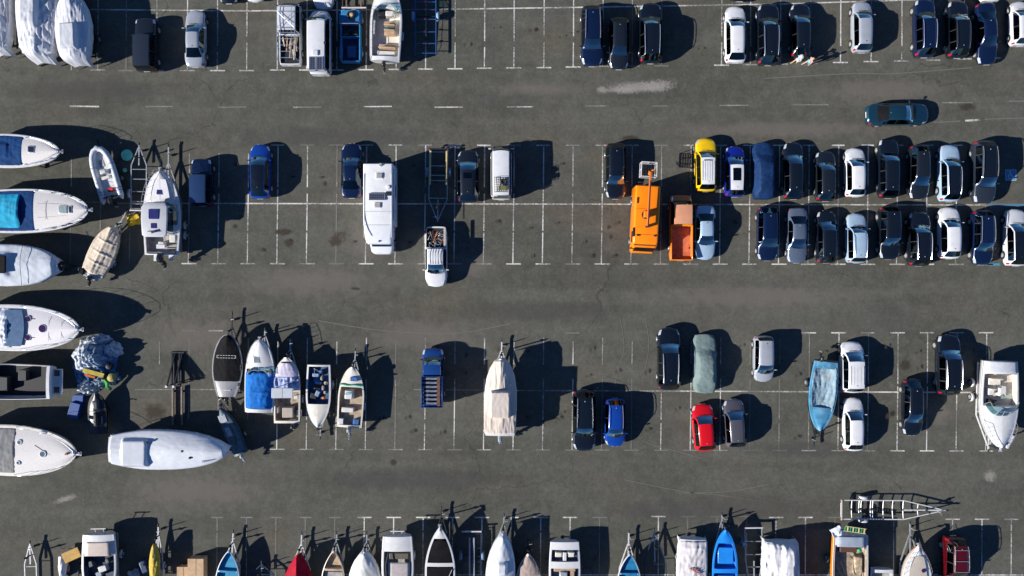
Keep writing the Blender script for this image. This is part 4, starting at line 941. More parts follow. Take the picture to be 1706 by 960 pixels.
    def console(s, u, x, sx=.7, sy=.6, z0=1.0, h=.8, mat=GEL, glass=True):
        c = s.box('console', u, x, sx, sy, z0, h, mat, .05, .85, .8)
        m = MB(); m.tube([(.16 * math.cos(q), -sy * .5 - .08, h * .82 + .16 * math.sin(q)) for q in [2 * PI * k / 12 for k in range(12)]], .018, 5, True); m.build('steering_wheel', BLACKP, c)
        if glass: m = MB(); m.add([(-sx * .4, sy * .2, h), (sx * .4, sy * .2, h), (sx * .36, sy * .05, h + .35), (-sx * .36, sy * .05, h + .35)], [(0, 1, 2, 3)]); m.build('console_screen', GLASS, c)
        return c
    def trailer(s, desc, tongue=1.5, col=GALV, post=True, wheels=(.34,), hand=True, wide=.10, x=0.0):
        t = thing('boat_trailer', desc, 'trailer', s.root.location, s.ang, 'trailers carrying boats'); hb = s.B / 2; yh = s.L / 2 + tongue; zf = .42; m = MB()
        for sd in (-1, 1):
            m.bar((sd * hb * .72, s.y(.03), zf), (sd * hb * .72, s.y(.66), zf), .08, .10); m.bar((sd * hb * .72, s.y(.66), zf), (sd * .06, s.L / 2 + tongue * .35, zf), .08, .10)
        m.bar((0, s.y(.62), zf + .01), (x, yh, zf + .01), .10, .10)
        for u in (.05, .3, .62): m.bar((-hb * .7, s.y(u), zf - .003), (hb * .7, s.y(u), zf - .003), .07, .08)
        m.build('frame', col, t)
        for sd in (-1, 1):
            b = MB(); b.bar((sd * hb * .35, s.y(.06), s.keel + .05), (sd * hb * .35, s.y(.62), s.keel + .05), .10, .10); b.bar((sd * hb * .35, s.y(.1), zf), (sd * hb * .35, s.y(.1), s.keel), .06, .06); b.bar((sd * hb * .35, s.y(.55), zf), (sd * hb * .35, s.y(.55), s.keel), .06, .06); b.build('bunk', simple('bunk_carpet', (.03, .03, .035), .9), t)
            for u in wheels:
                xx = sd * (hb * .9 + wide - .06); wheel(t, xx, s.y(u), .30, .18, sd, rimmat=GALV)
                a = MB(); a.bar((0, s.y(u), .30), (xx, s.y(u), .30), .05, .05); a.build('axle', DSTEEL, t)
                f = MB(); rr = [[(xx + sx * .12, s.y(u) + .37 * math.cos(q), .30 + .36 * math.sin(q)) for sx in (-1, 1)] for q in [PI * k / 8 for k in range(9)]]; f.add([p for r in rr for p in r], [(2 * i, 2 * i + 1, 2 * i + 3, 2 * i + 2) for i in range(8)]); f.build('mudguard', col, t, solid=.02)
        if post:
            p = MB(); pb = s.L / 2 + min(.35, tongue * .3); p.bar((0, pb, zf), (0, pb - .12, s.z(.95) - .05), .09, .09); p.cyl((-.10, pb - .1, s.z(.95) - .25), (.10, pb - .1, s.z(.95) - .25), .09, None, 8); p.bar((.1, pb - .1, s.z(.95) - .25), (.38, pb - .02, s.z(.95) - .15), .03, .03); p.build('winch_post', DSTEEL, t)
        if tongue > .7:
            j = MB(); yj = yh - tongue * .3; j.cyl((.12, yj, .12), (.12, yj, .95), .035, None, 7); j.bar((.0, yj, .45), (.14, yj, .45), .06, .05); j.bar((.12, yj, .94), (.34, yj + .05, .97), .03, .03); jo = j.build('jockey_post', GALV, t)
            k = MB(); k.cyl((.08, yj, .11), (.16, yj, .11), .11, None, 12); k.build('jockey_wheel', RUBBER, jo)
        c = MB(); c.box(x, yh + .06, zf - .02, .10, .28, .12); c.build('coupling', DSTEEL, t, bevel=.02); return t
    def cradle(s, desc):
        t = thing('boat_cradle', desc, 'cradle', s.root.location, s.ang, 'cradles under the yachts'); hb = s.B / 2
        for u in (.22, .68):
            m = MB(); m.bar((-hb * .8, s.y(u), .08), (hb * .8, s.y(u), .08), .16, .16); m.box(0, s.y(u), .16, .3, .3, s.keel - .14); m.build('cross_beam', RUST, t)
            for sd in (-1, 1): m = MB(); k = s.w(u); m.bar((sd * hb * .75, s.y(u), .14), (sd * k * .86, s.y(u), s.keel + .34 * (s.zg - s.keel)), .09, .09); m.box(sd * k * .84, s.y(u), s.keel + .30 * (s.zg - s.keel), .10, .35, .10); m.build('prop', RUST, t)
        for sd in (-1, 1): m = MB(); m.bar((sd * hb * .5, s.y(.2), .2), (sd * hb * .5, s.y(.7), .2), .10, .08); m.build('long_beam', RUST, t)
def trailer_empty(label, tail, hitch, wpx, z=.50, col=GALV, cross=(.03, .2, .4, .6), wheels=(.3,), shoulder=.62, bunks=None, rollers=False, group='empty boat trailers', lights=True, deep=0.0, guard=None, name='empty_trailer', tyre_out=True, winch=True):
    a, b = Vector(W(*tail, z)), Vector(W(*hitch, z)); d = b - a; L = d.length; B = wpx / S * (1 - z / H); hb = B / 2; ang = math.atan2(d.y, d.x) - PI / 2; c = (a + b) / 2
    t = thing(name, label, 'trailer', (c.x, c.y, 0), ang, group); Y = lambda u: (u - .5) * L; m = MB()
    for sd in (-1, 1): m.bar((sd * (hb - .04), Y(0), z), (sd * (hb - .04), Y(shoulder), z), .075, .10); m.bar((sd * (hb - .04), Y(shoulder), z), (sd * .06, Y(.95), z), .075, .10)
    for u in cross:
        w = hb - .04 if u <= shoulder else lerp(hb - .04, .06, (u - shoulder) / (.95 - shoulder)); n = 6
        m.tube([(lerp(-w, w, i / n), Y(u), z - .01 - deep * (1 - (2 * i / n - 1) ** 2)) for i in range(n + 1)], .038, 6)
    m.bar((0, Y(shoulder), z + .01), (0, Y(1), z + .01), .09, .09); m.build('frame', col, t)
    for u in wheels:
        for sd in (-1, 1):
            xx = sd * (hb + .13); wheel(t, xx, Y(u), .29, .18, sd, rimmat=GALV)
            f = MB(); rr = [[(xx + sx * .13, Y(u) + .40 * math.cos(q), .29 + .36 * math.sin(q) ** .7) for sx in (-1, 1)] for q in [PI * k / 8 for k in range(9)]]; f.add([p for r in rr for p in r], [(2 * i, 2 * i + 1, 2 * i + 3, 2 * i + 2) for i in range(8)]); f.build('mudguard', guard or col, t, solid=.02)
        f = MB(); f.bar((-hb - .1, Y(u), .29), (hb + .1, Y(u), .29), .06, .06); f.bar((-hb + .04, Y(u), .27), (-hb + .04, Y(u), z), .05, .05); f.bar((hb - .04, Y(u), .27), (hb - .04, Y(u), z), .05, .05); f.build('axle', DSTEEL, t)
    if bunks:
        for sd in (-1, 1): f = MB(); f.bar((sd * hb * bunks[0], Y(bunks[1]), z + bunks[3]), (sd * hb * bunks[0], Y(bunks[2]), z + bunks[3]), .12, .09); f.bar((sd * hb * bunks[0], Y(bunks[1] + .04), z), (sd * hb * bunks[0], Y(bunks[1] + .04), z + bunks[3]), .05, .05); f.bar((sd * hb * bunks[0], Y(bunks[2] - .04), z), (sd * hb * bunks[0], Y(bunks[2] - .04), z + bunks[3]), .05, .05); f.build('bunk', bunks[4], t)
    if rollers:
        for u in cross[1:]: f = MB(); f.cyl((-.09, Y(u), z + .06 - deep), (.09, Y(u), z + .06 - deep), .06, .06, 10); f.build('keel_roller', rollers, t)
    if lights:
        f = MB(); f.bar((-hb * 1.02, Y(0) - .06, z + .10), (hb * 1.02, Y(0) - .06, z + .10), .10, .12); lb = f.build('light_board', WHITESTEEL if lights == 1 else lights, t)
        for sd in (-1, 1): f = MB(); f.box(sd * hb * .85, Y(0) - .13, z + .05, .22, .03, .10); f.build('taillight', REDL, lb)
    if winch:
        f = MB(); f.bar((0, Y(.80), z), (0, Y(.79), z + .85), .09, .09); f.cyl((-.1, Y(.795), z + .6), (.1, Y(.795), z + .6), .09, None, 8); f.bar((.1, Y(.795), z + .6), (.36, Y(.81), z + .72), .03, .03); f.build('winch_post', DSTEEL, t)
    j = MB(); j.cyl((.12, Y(.92), .12), (.12, Y(.92), 1.0), .035, None, 7); j.bar((.12, Y(.92), .98), (.34, Y(.93), 1.0), .03, .03); j.bar((.0, Y(.92), z), (.14, Y(.92), z), .06, .05); jo = j.build('jockey_post', GALV, t)
    k = MB(); k.cyl((.08, Y(.92), .11), (.16, Y(.92), .11), .11, None, 12); k.build('jockey_wheel', RUBBER, jo)
    f = MB(); f.box(0, Y(1) + .05, z - .03, .10, .26, .12); f.build('coupling', DSTEEL, t, bevel=.02); return t, L, hb, Y
# ---------------------------------------------------------------- yachts along the left edge
SMOKE = simple('smoked_hatch', (.02, .025, .06), .12, coat=.6)
PURP = simple('purple_hatch', (.045, .015, .07), .15, coat=.6)
CLEATM = CHROME
def cleats(b, us, ins=.18):
    for u in us:
        for sd in (-1, 1): b.box('cleat', u, sd * (b.w(u) - ins), .05, .22, b.z(u) + .05, .06, CLEATM, .01)
def anchor(b, sc=1.0):
    y = b.L / 2; m = MB(); m.box(0, y - .05, b.z(1) - .02, .22 * sc, .62 * sc, .09); o = m.build('bow_roller', GALV, b.root, bevel=.02)
    k = MB(); k.bar((0, y - .3, b.z(1) + .12), (0, y + .32 * sc, b.z(1) + .10), .04, .05); k.bar((-.16, y + .30 * sc, b.z(1)), (.16, y + .30 * sc, b.z(1)), .14, .05); k.build('anchor', GALV, o)
b = Boat('white motor yacht under a navy cockpit cover, uppermost at the left edge', (-52, 249), (99, 252), 56, 1.85, .45, 'motor_yacht', p=2.0, pp=.52, mid=.40, rise=.2, end=.05)
b.hull(GEL, GRIP, [(.08, .585, .22, 1.5)], .16, NAVYC, rub=ALLOY, inset=.24); b.tarp(.10, .60, NAVYC, .10, .05, .035, over=-.20, bumps=((.36, 0, .07, .55, .22),), name='cockpit_cover')
u, x = b.at(55, 249); b.hatch(u, x, .46, .46, dz=.19); b.rail(.62, .45, .12); anchor(b, .8); cleats(b, (.9, .62))
m = MB(); m.bar((0, b.y(.68), b.z(.7) + .19), (0, b.y(.95), b.z(.95) + .10), .015, .012); m.build('deck_seam', FLOORG, b.root); b.cradle('rusty cradle under the navy covered yacht, mostly hidden')
b = Boat('white motor yacht with a turquoise cockpit cover, second from the top at the left edge', (-62, 352), (147, 349), 74, 1.95, .45, 'motor_yacht', pp=.5, p=2.1, rise=.2, end=.05)
b.hull(GEL, GRIP, [(.06, .565, .24, 1.55)], .18, NAVYC, rub=DSTEEL, inset=.24); b.tarp(.08, .575, NAVYC, .12, .05, .02, over=-.21, name='cockpit_cover'); b.tarp(.10, .46, CYANC, .42, .06, .05, over=-.42, name='bimini', sharp=2.2)
for px, sx, sy in ((109, .62, .66), (121, .16, .62)): u, x = b.at(px, 349); b.hatch(u, x, sy * .8, sx, simple('pale_green_hatch', (.25, .34, .34), .25) if px < 115 else SMOKE, .215)
b.rail(.56, .5, .12); anchor(b); cleats(b, (.93, .82, .58))
for v in (.33, -.33): b.patch('deck_line', .60, .84, v - .008, v + .008, FLOORG, .20, 0, 6, 1)
b.patch('deck_line', .665, .670, -.45, .45, FLOORG, .215, 0, 1, 8)
for u in (.80, .85, .72):
    for sd in (-1, 1): b.box('deck_fitting', u, sd * (b.w(u) - .16), .10, .30, b.z(u) + .03, .06, BLACKP, .02)
b.cradle('rusty cradle under the turquoise covered yacht, mostly hidden')
b = Boat('blunt white boat under a tied tarpaulin with a black opening, third at the left edge', (-70, 440), (97, 442), 66, 1.75, .45, 'covered_boat', p=2.6, pp=.62, rise=.1)
b.hull(GEL); b.tarp(-.01, .985, cloth('blue_white_tarpaulin', (.52, .56, .61), .5, .10), .26, .5, .03, bumps=((.35, 0, .16, .9, .45),), fold=.1); u, x = b.at(-2, 440); b.box('cockpit_opening', u, x, 1.45, 1.9, b.zg + .50, .14, BLKC, .05)
m = MB()
for u in (.66,): m.tube([(v * b.w(u) * 1.06, b.y(u) + .1 * nz(v, u), b.z(u) + .14 + .25 * (1 - v * v) + .16) for v in [-1 + i / 3 for i in range(7)]], .018, 5)
m.build('rope', BLACKP, b.root); b.trailer('dark trailer under the blunt tarpaulin boat at the left edge', 1.6, DSTEEL)
b = Boat('white motor yacht with purple round deck hatches, tall pulpit shadow beside it', (-72, 545), (132, 550), 76, 2.05, .45, 'motor_yacht', pp=.52, p=2.1, rise=.2, end=.05)
b.hull(GEL, simple('ribbed_deck', (.60, .58, .60), .5, 0, .05, 8, .15), [(.05, .45, .3, 1.5)], .16, FLOORG, rub=ALLOY, inset=.26)
b.patch('wrap_windscreen', .40, .565, -.80, .80, simple('tinted_wrap', (.10, .16, .26), .12, coat=.6), .10, .22, front=.05); b.tarp(.06, .43, cloth('crumpled_white_sheet', (.66, .68, .72), .8, .1), .4, .12, .12, over=-.3, name='cockpit_cover')
for px, py, r_ in ((74, 548, .30), (49, 532, .22), (49, 563, .22)): u, x = b.at(px, py); m = MB(); m.cyl((0, 0, 0), (0, 0, .05), r_, r_ * .92, 20); o = m.build('deck_hatch', PURP, b.root, (x, b.y(u), b.z(u) + (.175 if r_ > .25 else .15))); m = MB(); torus(m, (0, 0, .02), r_ + .02, .025); m.build('hatch_ring', ALLOY, o)
for py in (532, 563): u, x = b.at(58, py); b.box('deck_vent', u, x, .07, .3, b.z(u) + .10, .05, PURP, .01)
b.patch('deck_line', .755, .760, -.62, .62, FLOORG, .165, 0, 1, 8); b.patch('deck_line', .86, .865, -.6, .6, FLOORG, .165, 0, 1, 8); b.rail(.50, .62, .10); anchor(b); cleats(b, (.92, .8)); b.cradle('rusty cradle under the yacht with purple hatches, mostly hidden')
b = Boat('white boat with an open black cockpit and a swim platform towards the lot', (83, 638), (-88, 636), 60, 1.75, .45, 'motor_boat', p=2.2, st=.93, rise=.1)
b.hull(GEL, GEL, [(.035, .62, .06, .9)], .1, simple('dark_cockpit_liner', (.012, .012, .015), .7), rub=BLACKP, inset=.06)
b.seat(.30, .5, .9, .7, .9, simple('charcoal_upholstery', (.03, .034, .036), .7), 0, .5); b.box('engine_cover', .5, -.2, 1.2, 1.1, .9, .55, simple('charcoal_upholstery', (.03, .034, .036), .7), .1)
o = b.box('swim_platform', -.045, 0, b.B * .72, .85, 1.25, .12, GEL, .06); m = MB(); m.box(.05, 0, .12, .5, .42, .05); m.build('platform_hatch', ALLOY, o, bevel=.02); m = MB(); m.box(.72, .02, .12, .5, .46, .03); m.box(-.66, .02, .12, .5, .46, .03); m.build('platform_pads', simple('brown_pad', (.10, .05, .04), .6), o, bevel=.01)
m = MB(); m.tube([(-b.B * .34, -.42, .1), (-b.B * .36, -.48, .16), (b.B * .36, -.48, .16), (b.B * .34, -.42, .1)], .03, 6); m.build('platform_rail', CHROME, o); b.cradle('rusty cradle under the boat with the black cockpit, mostly hidden')
b = Boat('cream motor yacht with round portholes and bow anchor, lowest at the left edge', (-74, 748), (127, 757), 84, 2.0, .45, 'motor_yacht', pp=.56, p=2.0, rise=.2, end=.06)
b.hull(CREAM, GRIP, [(.05, .47, .3, 1.5)], .18, FLOORG, rub=ALLOY, inset=.24); b.tarp(.07, .50, cloth('grey_sheet', (.22, .22, .22), .4, .12), .22, .08, .04, over=-.28, name='cockpit_cover')
for px, py, r_ in ((75, 756, .27), (35, 737, .20), (33, 771, .16)): u, x = b.at(px, py); m = MB(); m.cyl((0, 0, 0), (0, 0, .05), r_ * .8, r_ * .75, 20); o = m.build('deck_hatch', simple('blue_grey_lens', (.10, .16, .20), .15, coat=.5), b.root, (x, b.y(u), b.z(u) + (.20 if r_ > .25 else .16))); m = MB(); torus(m, (0, 0, .02), r_ * .9, .05); m.build('hatch_ring', WHITESTEEL, o)
u, x = b.at(46, 764); m = MB()
m.tube([(.24 * math.cos(q), .12 * math.sin(q), .0) for q in [2 * PI * k / 14 for k in range(14)]], .025, 5, True); m.tube([(.14, -.06, 0), (.3, -.2, 0)], .025, 5)
for i, pts in enumerate((((0, .08), (.02, -.08), (.14, -.09), (.16, .08)), ((.0, .08), (0, -.09)), ((.14, .09), (0, .02), (.1, -.05), (0, -.1)))):
    m.tube([(px_ * .9 + .38 + i * .22, py_, 0) for px_, py_ in pts], .018, 5)
o = m.build('bow_lettering', BLACKP, b.root, (x, b.y(u), b.z(u) + .145)); o.rotation_euler.z = -b.ang
m = MB(); m.tube([b.P(.66, -.3, .19), b.P(.76, .0, .20), b.P(.9, .55, .10)], .018, 5); m.build('mooring_line', simple('brown_rope', (.20, .11, .06), .8), b.root); b.rail(.48, .5, .10); anchor(b, 1.2); m = MB(); m.cyl((0, b.y(.93), b.z(.93) + .1), (0, b.y(.93), b.z(.93) + .32), .12, .1, 10); m.build('windlass', simple('rusty_windlass', (.30, .13, .05), .6), b.root)
u, x = b.at(72, 718, 2.5); m = MB(); m.loft(rbox_rings([(-.32, .05, -.03, .08, .05), (-.2, .13, -.09, .13, .09), (.2, .13, -.09, .13, .09), (.3, .05, -.03, .08, .05)], .08)); o = m.build('fender', WHITESTEEL, b.root, (b.w(u) * (-1 if x < 0 else 1) * .98, b.y(u), b.z(u) + .35)); b.cradle('rusty cradle under the cream yacht, mostly hidden')
# ---- inflatable
b = Boat('grey inflatable dinghy with a white console and a black outboard, beside the yachts', (186, 329), (159, 243), 41, .95, .45, 'inflatable_dinghy', p=3.2, pp=.6, rise=.12, st=.98)
tube_m = simple('grey_inflatable_fabric', (.50, .53, .58), .5, 0, .1, 3, dirt=((.3, .3, .3), .4)); q = [.0, .1, .2, .3, .4, .5, .6, .7, .8, .87, .93, .97]; r0 = .235
cen = lambda u, sd: (sd * (b.w(u) - r0), b.y(u) - (.12 if u > .95 else 0), b.z(u) - .1)
pts = [(b.w(0) - r0 * .7, b.y(-.07), b.z(0) - .1)] + [cen(u, 1) for u in q] + [(0, b.y(.965), b.z(1) - .08)] + [cen(u, -1) for u in q[::-1]] + [(-b.w(0) + r0 * .7, b.y(-.07), b.z(0) - .1)]
m = MB(); m.tube(pts, [.06] + [r0] * (len(pts) - 2) + [.06], 12); m.build('buoyancy_tube', tube_m, b.root, angle=70)
m = MB(); m.add([b.P(u, v * .72, -.30) for u in q for v in (-1, 0, 1)], [(3 * i + k, 3 * i + k + 1, 3 * i + k + 4, 3 * i + k + 3) for i in range(len(q) - 1) for k in (0, 1)]); m.build('floor', simple('dinghy_floor', (.34, .33, .36), .7, 0, .15, 3), b.root)
m = MB(); m.loft([[(0, b.y(u), lerp(.45, .8, clamp((u - .5) / .45) ** 2)), (b.w(u) * .7, b.y(u), .68 + .1 * u), (-b.w(u) * .7, b.y(u), .68 + .1 * u)] for u in q]); m.build('hull', GEL, b.root)
b.console(.50, .05, .55, .45, .66, .6); b.seat(.40, -.05, .75, .28, .66, WHV, 0, .25); b.seat(.68, -.05, .45, .6, .66, FLOORG, 0, .12)
for u in (.10, .15, .62): m = MB(); [torus_ for torus_ in [m.tube([(sd * (b.w(u) - r0) + .245 * math.cos(a), b.y(u), b.z(u) - .1 + .245 * math.sin(a)) for a in [2 * PI * k / 14 for k in range(14)]], .022, 5, True) for sd in (-1, 1)]]; m.build('strap', simple('blue_strap', (.012, .06, .20), .6), b.root)
o = b.box('fuel_tank', .16, .08, .5, .3, .68, .26, simple('red_fuel_tank', (.55, .02, .03), .4), .05); b.box('transom', .03, 0, b.B * .6, .1, .6, .5, BLACKP, .02); b.outboard(0, .9, .25, z=1.15)
b.trailer('low trailer under the grey inflatable dinghy, mostly hidden', .5, DSTEEL, post=False)
# ---- cabin boat
b = Boat('white cabin boat with a hardtop and a black outboard, its bow pointing up the lot', (269, 424), (267, 284), 62, 1.62, .5, 'cabin_boat', pp=.55, mid=.48, p=2.0, rise=.3, end=.05, st=.90)
b.hull(GEL, GRIP, [(.015, .235, .14, 1.05), (.36, .60, .3, 1.1)], .22, FLOORG, rub=ALLOY, inset=.2)
u, x = b.at(265.5, 319, 2.0); b.hatch(u, x, .46, .38, simple('blue_hatch', (.03, .03, .14), .15, coat=.5), .2)
b.patch('foredeck_pad', .66, .90, -.55, .55, simple('pale_deck_pad', (.66, .66, .68), .5, 0, .05, 3), .20, .03, front=.02)
b.screen(.655, .12, .95, .86, .75, glassmat('teal_screen', (.30, .5, .52), .12)); zt = 2.62; u0, x0 = b.at(258, 365, zt); m = MB(); m.loft(rbox_rings([(-1.42, .80, 0, .10, .05), (-1.25, .98, 0, .14, .08), (0, 1.08, 0, .18, .1), (1.0, 1.05, 0, .15, .1), (1.32, .86, 0, .10, .06), (1.40, .6, 0, .05, .04)], .1)); ht = m.build('hardtop', simple('hardtop_grey', (.50, .51, .53), .35, 0, .04, 2), b.root, (x0, b.y(u0), zt))
m = MB(); m.box(0, 0, .17, .80, .80, .06); m.build('roof_hatch', simple('blue_hatch', (.03, .03, .14), .15, coat=.5), ht, (-.02, .42, .0), bevel=.02); m = MB(); m.box(0, 0, .15, .44, .42, .06); m.build('roof_hatch', simple('blue_hatch', (.03, .03, .14), .15, coat=.5), ht, (-.02, -.52, 0), bevel=.02)
m = MB(); m.bar((-.5, -.98, .2), (.5, -.98, .2), .05, .05); m.bar((-.2, -1.05, .18), (.2, -.95, .3), .2, .04); m.build('radar_bar', SMOKE, ht)
m = MB()
for sd in (-1, 1):
    for yy in (-1.1, 1.1): m.bar((x0 * 0 + sd * .95, b.y(u0) + yy, 1.65), (x0 + sd * .92, b.y(u0) + yy * .95, zt + .03), .08, .06)
m.build('hardtop_pillars', GEL, b.root)
for sd in (-1, 1): m = MB(); m.add([(sd * 1.0, b.y(u0) - 1.0, 1.72), (sd * 1.0, b.y(u0) + 1.0, 1.75), (x0 + sd * .95, b.y(u0) + .95, zt - .02), (x0 + sd * .95, b.y(u0) - .95, zt - .02)], [(0, 1, 2, 3)]); m.build('side_window', DGLASS, b.root)
u, x = b.at(287, 394); b.seat(u, x, .5, .9, 1.05, WHV, 0, .55); u, x = b.at(268, 410); b.box('sign_box', u, x, .70, .34, 1.62, .06, simple('pale_box', (.62, .63, .66), .5), .02); b.box('helm_seat', u + .03, x, .5, .4, 1.05, .55, WHV, .06)
m = MB(); m.bar((-b.w(0) * .8, b.y(.03), 1.75), (b.w(0) * .8, b.y(.03), 1.75), .06, .05); m.build('stern_rail', CHROME, b.root); b.outboard(.05, 1.15, .55)
for sd in (-1, 1): b.box('swim_step', -.035, sd * .62, .42, .5, 1.15, .06, GEL, .02)
b.rail(.50, .55, .06); anchor(b, .8); b.trailer('galvanised trailer under the white cabin boat, its drawbar reaching up the lot', 2.3, GALV, wheels=(.25, .37))
# ---- small canvas covered boat
b = Boat('small boat under patched beige canvas with crossing ridges, lying askew by the yachts', (152, 458), (190, 377), 41, 1.0, .42, 'covered_boat', p=2.2, pp=.68, rise=.15, st=.8)
b.hull(CREAM); b.tarp(.03, .99, BTARP, .34, .22, .03, cross=((.26, .06), (.46, .08), (.69, .08)), sharp=.95, pleat=.04, nu=90, nv=50); b.outboard(.1, .8, .9); b.tarp(-.06, .08, cloth('grey_rag', (.40, .41, .44), .9, .25), .12, .3, .15, name='stern_cloth', over=-.25)
b.box('stern_bag', .0, -.72, .42, .5, .95, .3, BLKC, .1); b.trailer('pale trailer with a crooked drawbar under the beige canvas boat', 1.6, GALV)
# ---- yellow sheet, light-spot discs
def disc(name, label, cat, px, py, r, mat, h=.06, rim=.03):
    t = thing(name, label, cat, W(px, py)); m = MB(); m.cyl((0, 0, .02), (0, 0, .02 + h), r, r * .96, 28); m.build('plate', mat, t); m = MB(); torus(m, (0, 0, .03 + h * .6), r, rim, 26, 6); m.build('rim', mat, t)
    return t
GRN = simple('sea_green_light_spot', (.22, .75, .50), .4); disc('light_spot_disc', 'round sea-green spot of tinted light, built as a disc beside the inflatable dinghy', 'lid', 212, 258, .46, GRN); disc('light_spot_disc', 'tiny spot of sea-green light, built as a disc below the large one', 'lid', 208.5, 283, .16, GRN, .05, .02)  # solid discs, shaped and coloured as spots of tinted light on the ground
def sheet(name, label, cat, px, py, sx, sy, z, mat, rot=0, amp=.08, seed=1, thick=.02):
    x, y = W(px, py, z); m = MB(); n = 14; vs = []
    for i in range(n + 1):
        for k in range(n + 1): a, b_ = (i / n - .5) * sx, (k / n - .5) * sy; vs.append((a + .1 * nz(b_ * 3, seed), b_ + .1 * nz(a * 3, seed + 4), amp * nz(a * 2.2 + seed, b_ * 2.2) + amp * .5 * nz(a * 6, b_ * 6, seed)))
    m.add(vs, [(i * (n + 1) + k, (i + 1) * (n + 1) + k, (i + 1) * (n + 1) + k + 1, i * (n + 1) + k + 1) for i in range(n) for k in range(n)])
    o = m.build(name, mat, None, (x, y, z), angle=60, solid=thick); o.rotation_euler.z = rot; return tag(o, label, cat)
sheet('yellow_sheet', 'crumpled mustard yellow sheet beside the cabin boat, at the tip of the beige boat trailer', 'sheet', 222, 366, 1.05, .9, .14, cloth('mustard_sheet', (.55, .36, .03), .6, .25, ((.1, .06, .02), .6)), .2, .09)
trailer_empty('narrow galvanised trailer standing empty left of the white cabin boat', (231, 349), (232, 240), 27, .5, GALV, (.02, .09, .13, .28, .47, .62), (.25,), .68)
# ---------------------------------------------------------------- middle group of boats
b = Boat('grey speedboat under a black fitted cover with dashed white outline, leftmost middle boat', (377, 662), (379, 558), 51, 1.25, .48, 'speedboat', p=2.0, pp=.5, st=.60, mid=.45, rise=.12, end=.10)
gy = simple('grey_gelcoat', (.30, .30, .31), .35, 0, .06, 3, coat=.4); b.hull(gy, gy, crown=.12, inset=.2); b.tarp(.25, .985, BLKC, .16, .03, .02, over=-.16, name='cover', cross=((.64, .05),))
m = MB(); u0, u1 = .625, .665
for sgn in (0, 1):
    u = (u0, u1)[sgn]
    for k in range(7): v = -.62 + k * .19; m.bar((v * b.w(u), b.y(u), b.z(u) + .24), ((v + .13) * b.w(u), b.y(u), b.z(u) + .24), .035, .012)
for sd in (-.64, .64): m.bar((sd * b.w(u0), b.y(u0), b.z(u0) + .22), (sd * b.w(u0), b.y(u1), b.z(u0) + .22), .035, .012)
m.build('white_outline', WHITESTEEL, b.root); b.patch('stern_marking', .10, .118, -.40, .40, simple('pale_marking', (.5, .5, .5), .5), .125, .02, 2, 6)
for u in (.45, .5, .2): b.box('cleat', u, b.w(u) - .10, .12, .25, b.z(u) + .02, .08, BLACKP, .02)
b.outboard(0, .7, .9, z=1.1); b.trailer('dark trailer under the grey speedboat, its drawbar pointing up', 1.7, DSTEEL)
b = Boat('white sports cruiser with a bright blue cockpit cover among the middle boats', (431, 688), (433, 567), 50, 1.45, .5, 'motor_boat', pp=.5, p=1.9, rise=.22, st=.93, end=.04)
b.hull(GEL, GEL, [(.05, .60, .13, 1.0)], .22, FLOORG, rub=ALLOY, inset=.12); u, x = b.at(430, 599.5); b.hatch(u, x, .48, .46, simple('grey_hatch', (.20, .24, .28), .25), .2); b.screen(.66, .12, .42, .88, .5); b.tarp(.055, .555, BLUEC, .34, .10, .045, over=-.12, sharp=3.0, cross=((.28, .05),)); b.box('dashboard', .585, 0, 1.6, .3, 1.3, .25, FLOORG, .04)
for v in (.28, -.28): b.patch('deck_line', .74, .93, v - .012, v + .012, FLOORG, .20, 0, 4, 1)
b.rail(.66, .4, .08); anchor(b, .6); b.trailer('galvanised trailer under the blue covered cruiser', .75, GALV)
b = Boat('cream workboat with a lavender tarpaulin and a raised grey roof board', (478, 706), (477, 596), 45, 1.4, .5, 'work_boat', p=3.4, pp=.75, rise=.15, st=.97, end=.2)
b.hull(CREAM, CREAM, [(.04, .47, .16, .85), (.53, .93, .14, 1.15)], .06, simple('stained_deck', (.33, .27, .21), .75, 0, .3, 3, .2, ((.06, .04, .03), .6)), inset=.13, rub=BLACKP); b.tarp(.70, .92, cloth('lavender_tarpaulin', (.50, .47, .58), .4, .08), .18, .15, .03, over=-.15, name='foredeck_cover', sharp=3); b.tarp(.53, .70, cloth('crumpled_blue_film', (.30, .36, .56), 1.0, .3), .14, .12, .20, over=-.08, name='crumpled_sheet')
u, x = b.at(470, 656, 2.3); o = b.box('roof_board', u, x, 1.75, .82, 2.25, .06, simple('roof_board_grey', (.46, .50, .54), .45, 0, .05, 3), .03); m = MB()
for sx in (-.8, .8):
    for sy in (-.36, .36): m.cyl((sx * .78, sy, -1.3), (sx, sy, .01), .03, None, 6)
m.build('roof_posts', CHROME, o); m = MB(); m.box(0, 0, .06, .03, .8, .012); m.build('roof_seam', FLOORG, o)
u, x = b.at(480, 688); b.box('engine_box', u, x, .92, .85, .85, .72, simple('beige_box', (.40, .34, .28), .6, 0, .1, 3), .04, .96, .96)
for px, py, sx, sy in ((459, 685, .35, .5), (497, 690, .3, .5), (486, 703, .5, .25), (493, 663, .3, .3)): u, x = b.at(px, py); b.box('locker', u, x, sx, sy, .85, .5, WHV, .03)
b.trailer('galvanised trailer under the cream workboat', 1.5, GALV); b.outboard(.5, .6, .3)
b = Boat('narrow white boat with its bow pointing down and blue gear heaped in its cockpit', (531, 609), (529, 713), 42, 1.3, .5, 'open_boat', pp=.66, p=2.3, rise=.1, st=.92, end=.03)
b.hull(GEL, CREAM, [(.03, .625, .17, .85)], .10, simple('blue_grey_floor', (.05, .09, .17), .7, 0, .4, 3), inset=.15); bl = simple('blue_gear', (.03, .12, .34), .6, 0, .4, 4, .4)
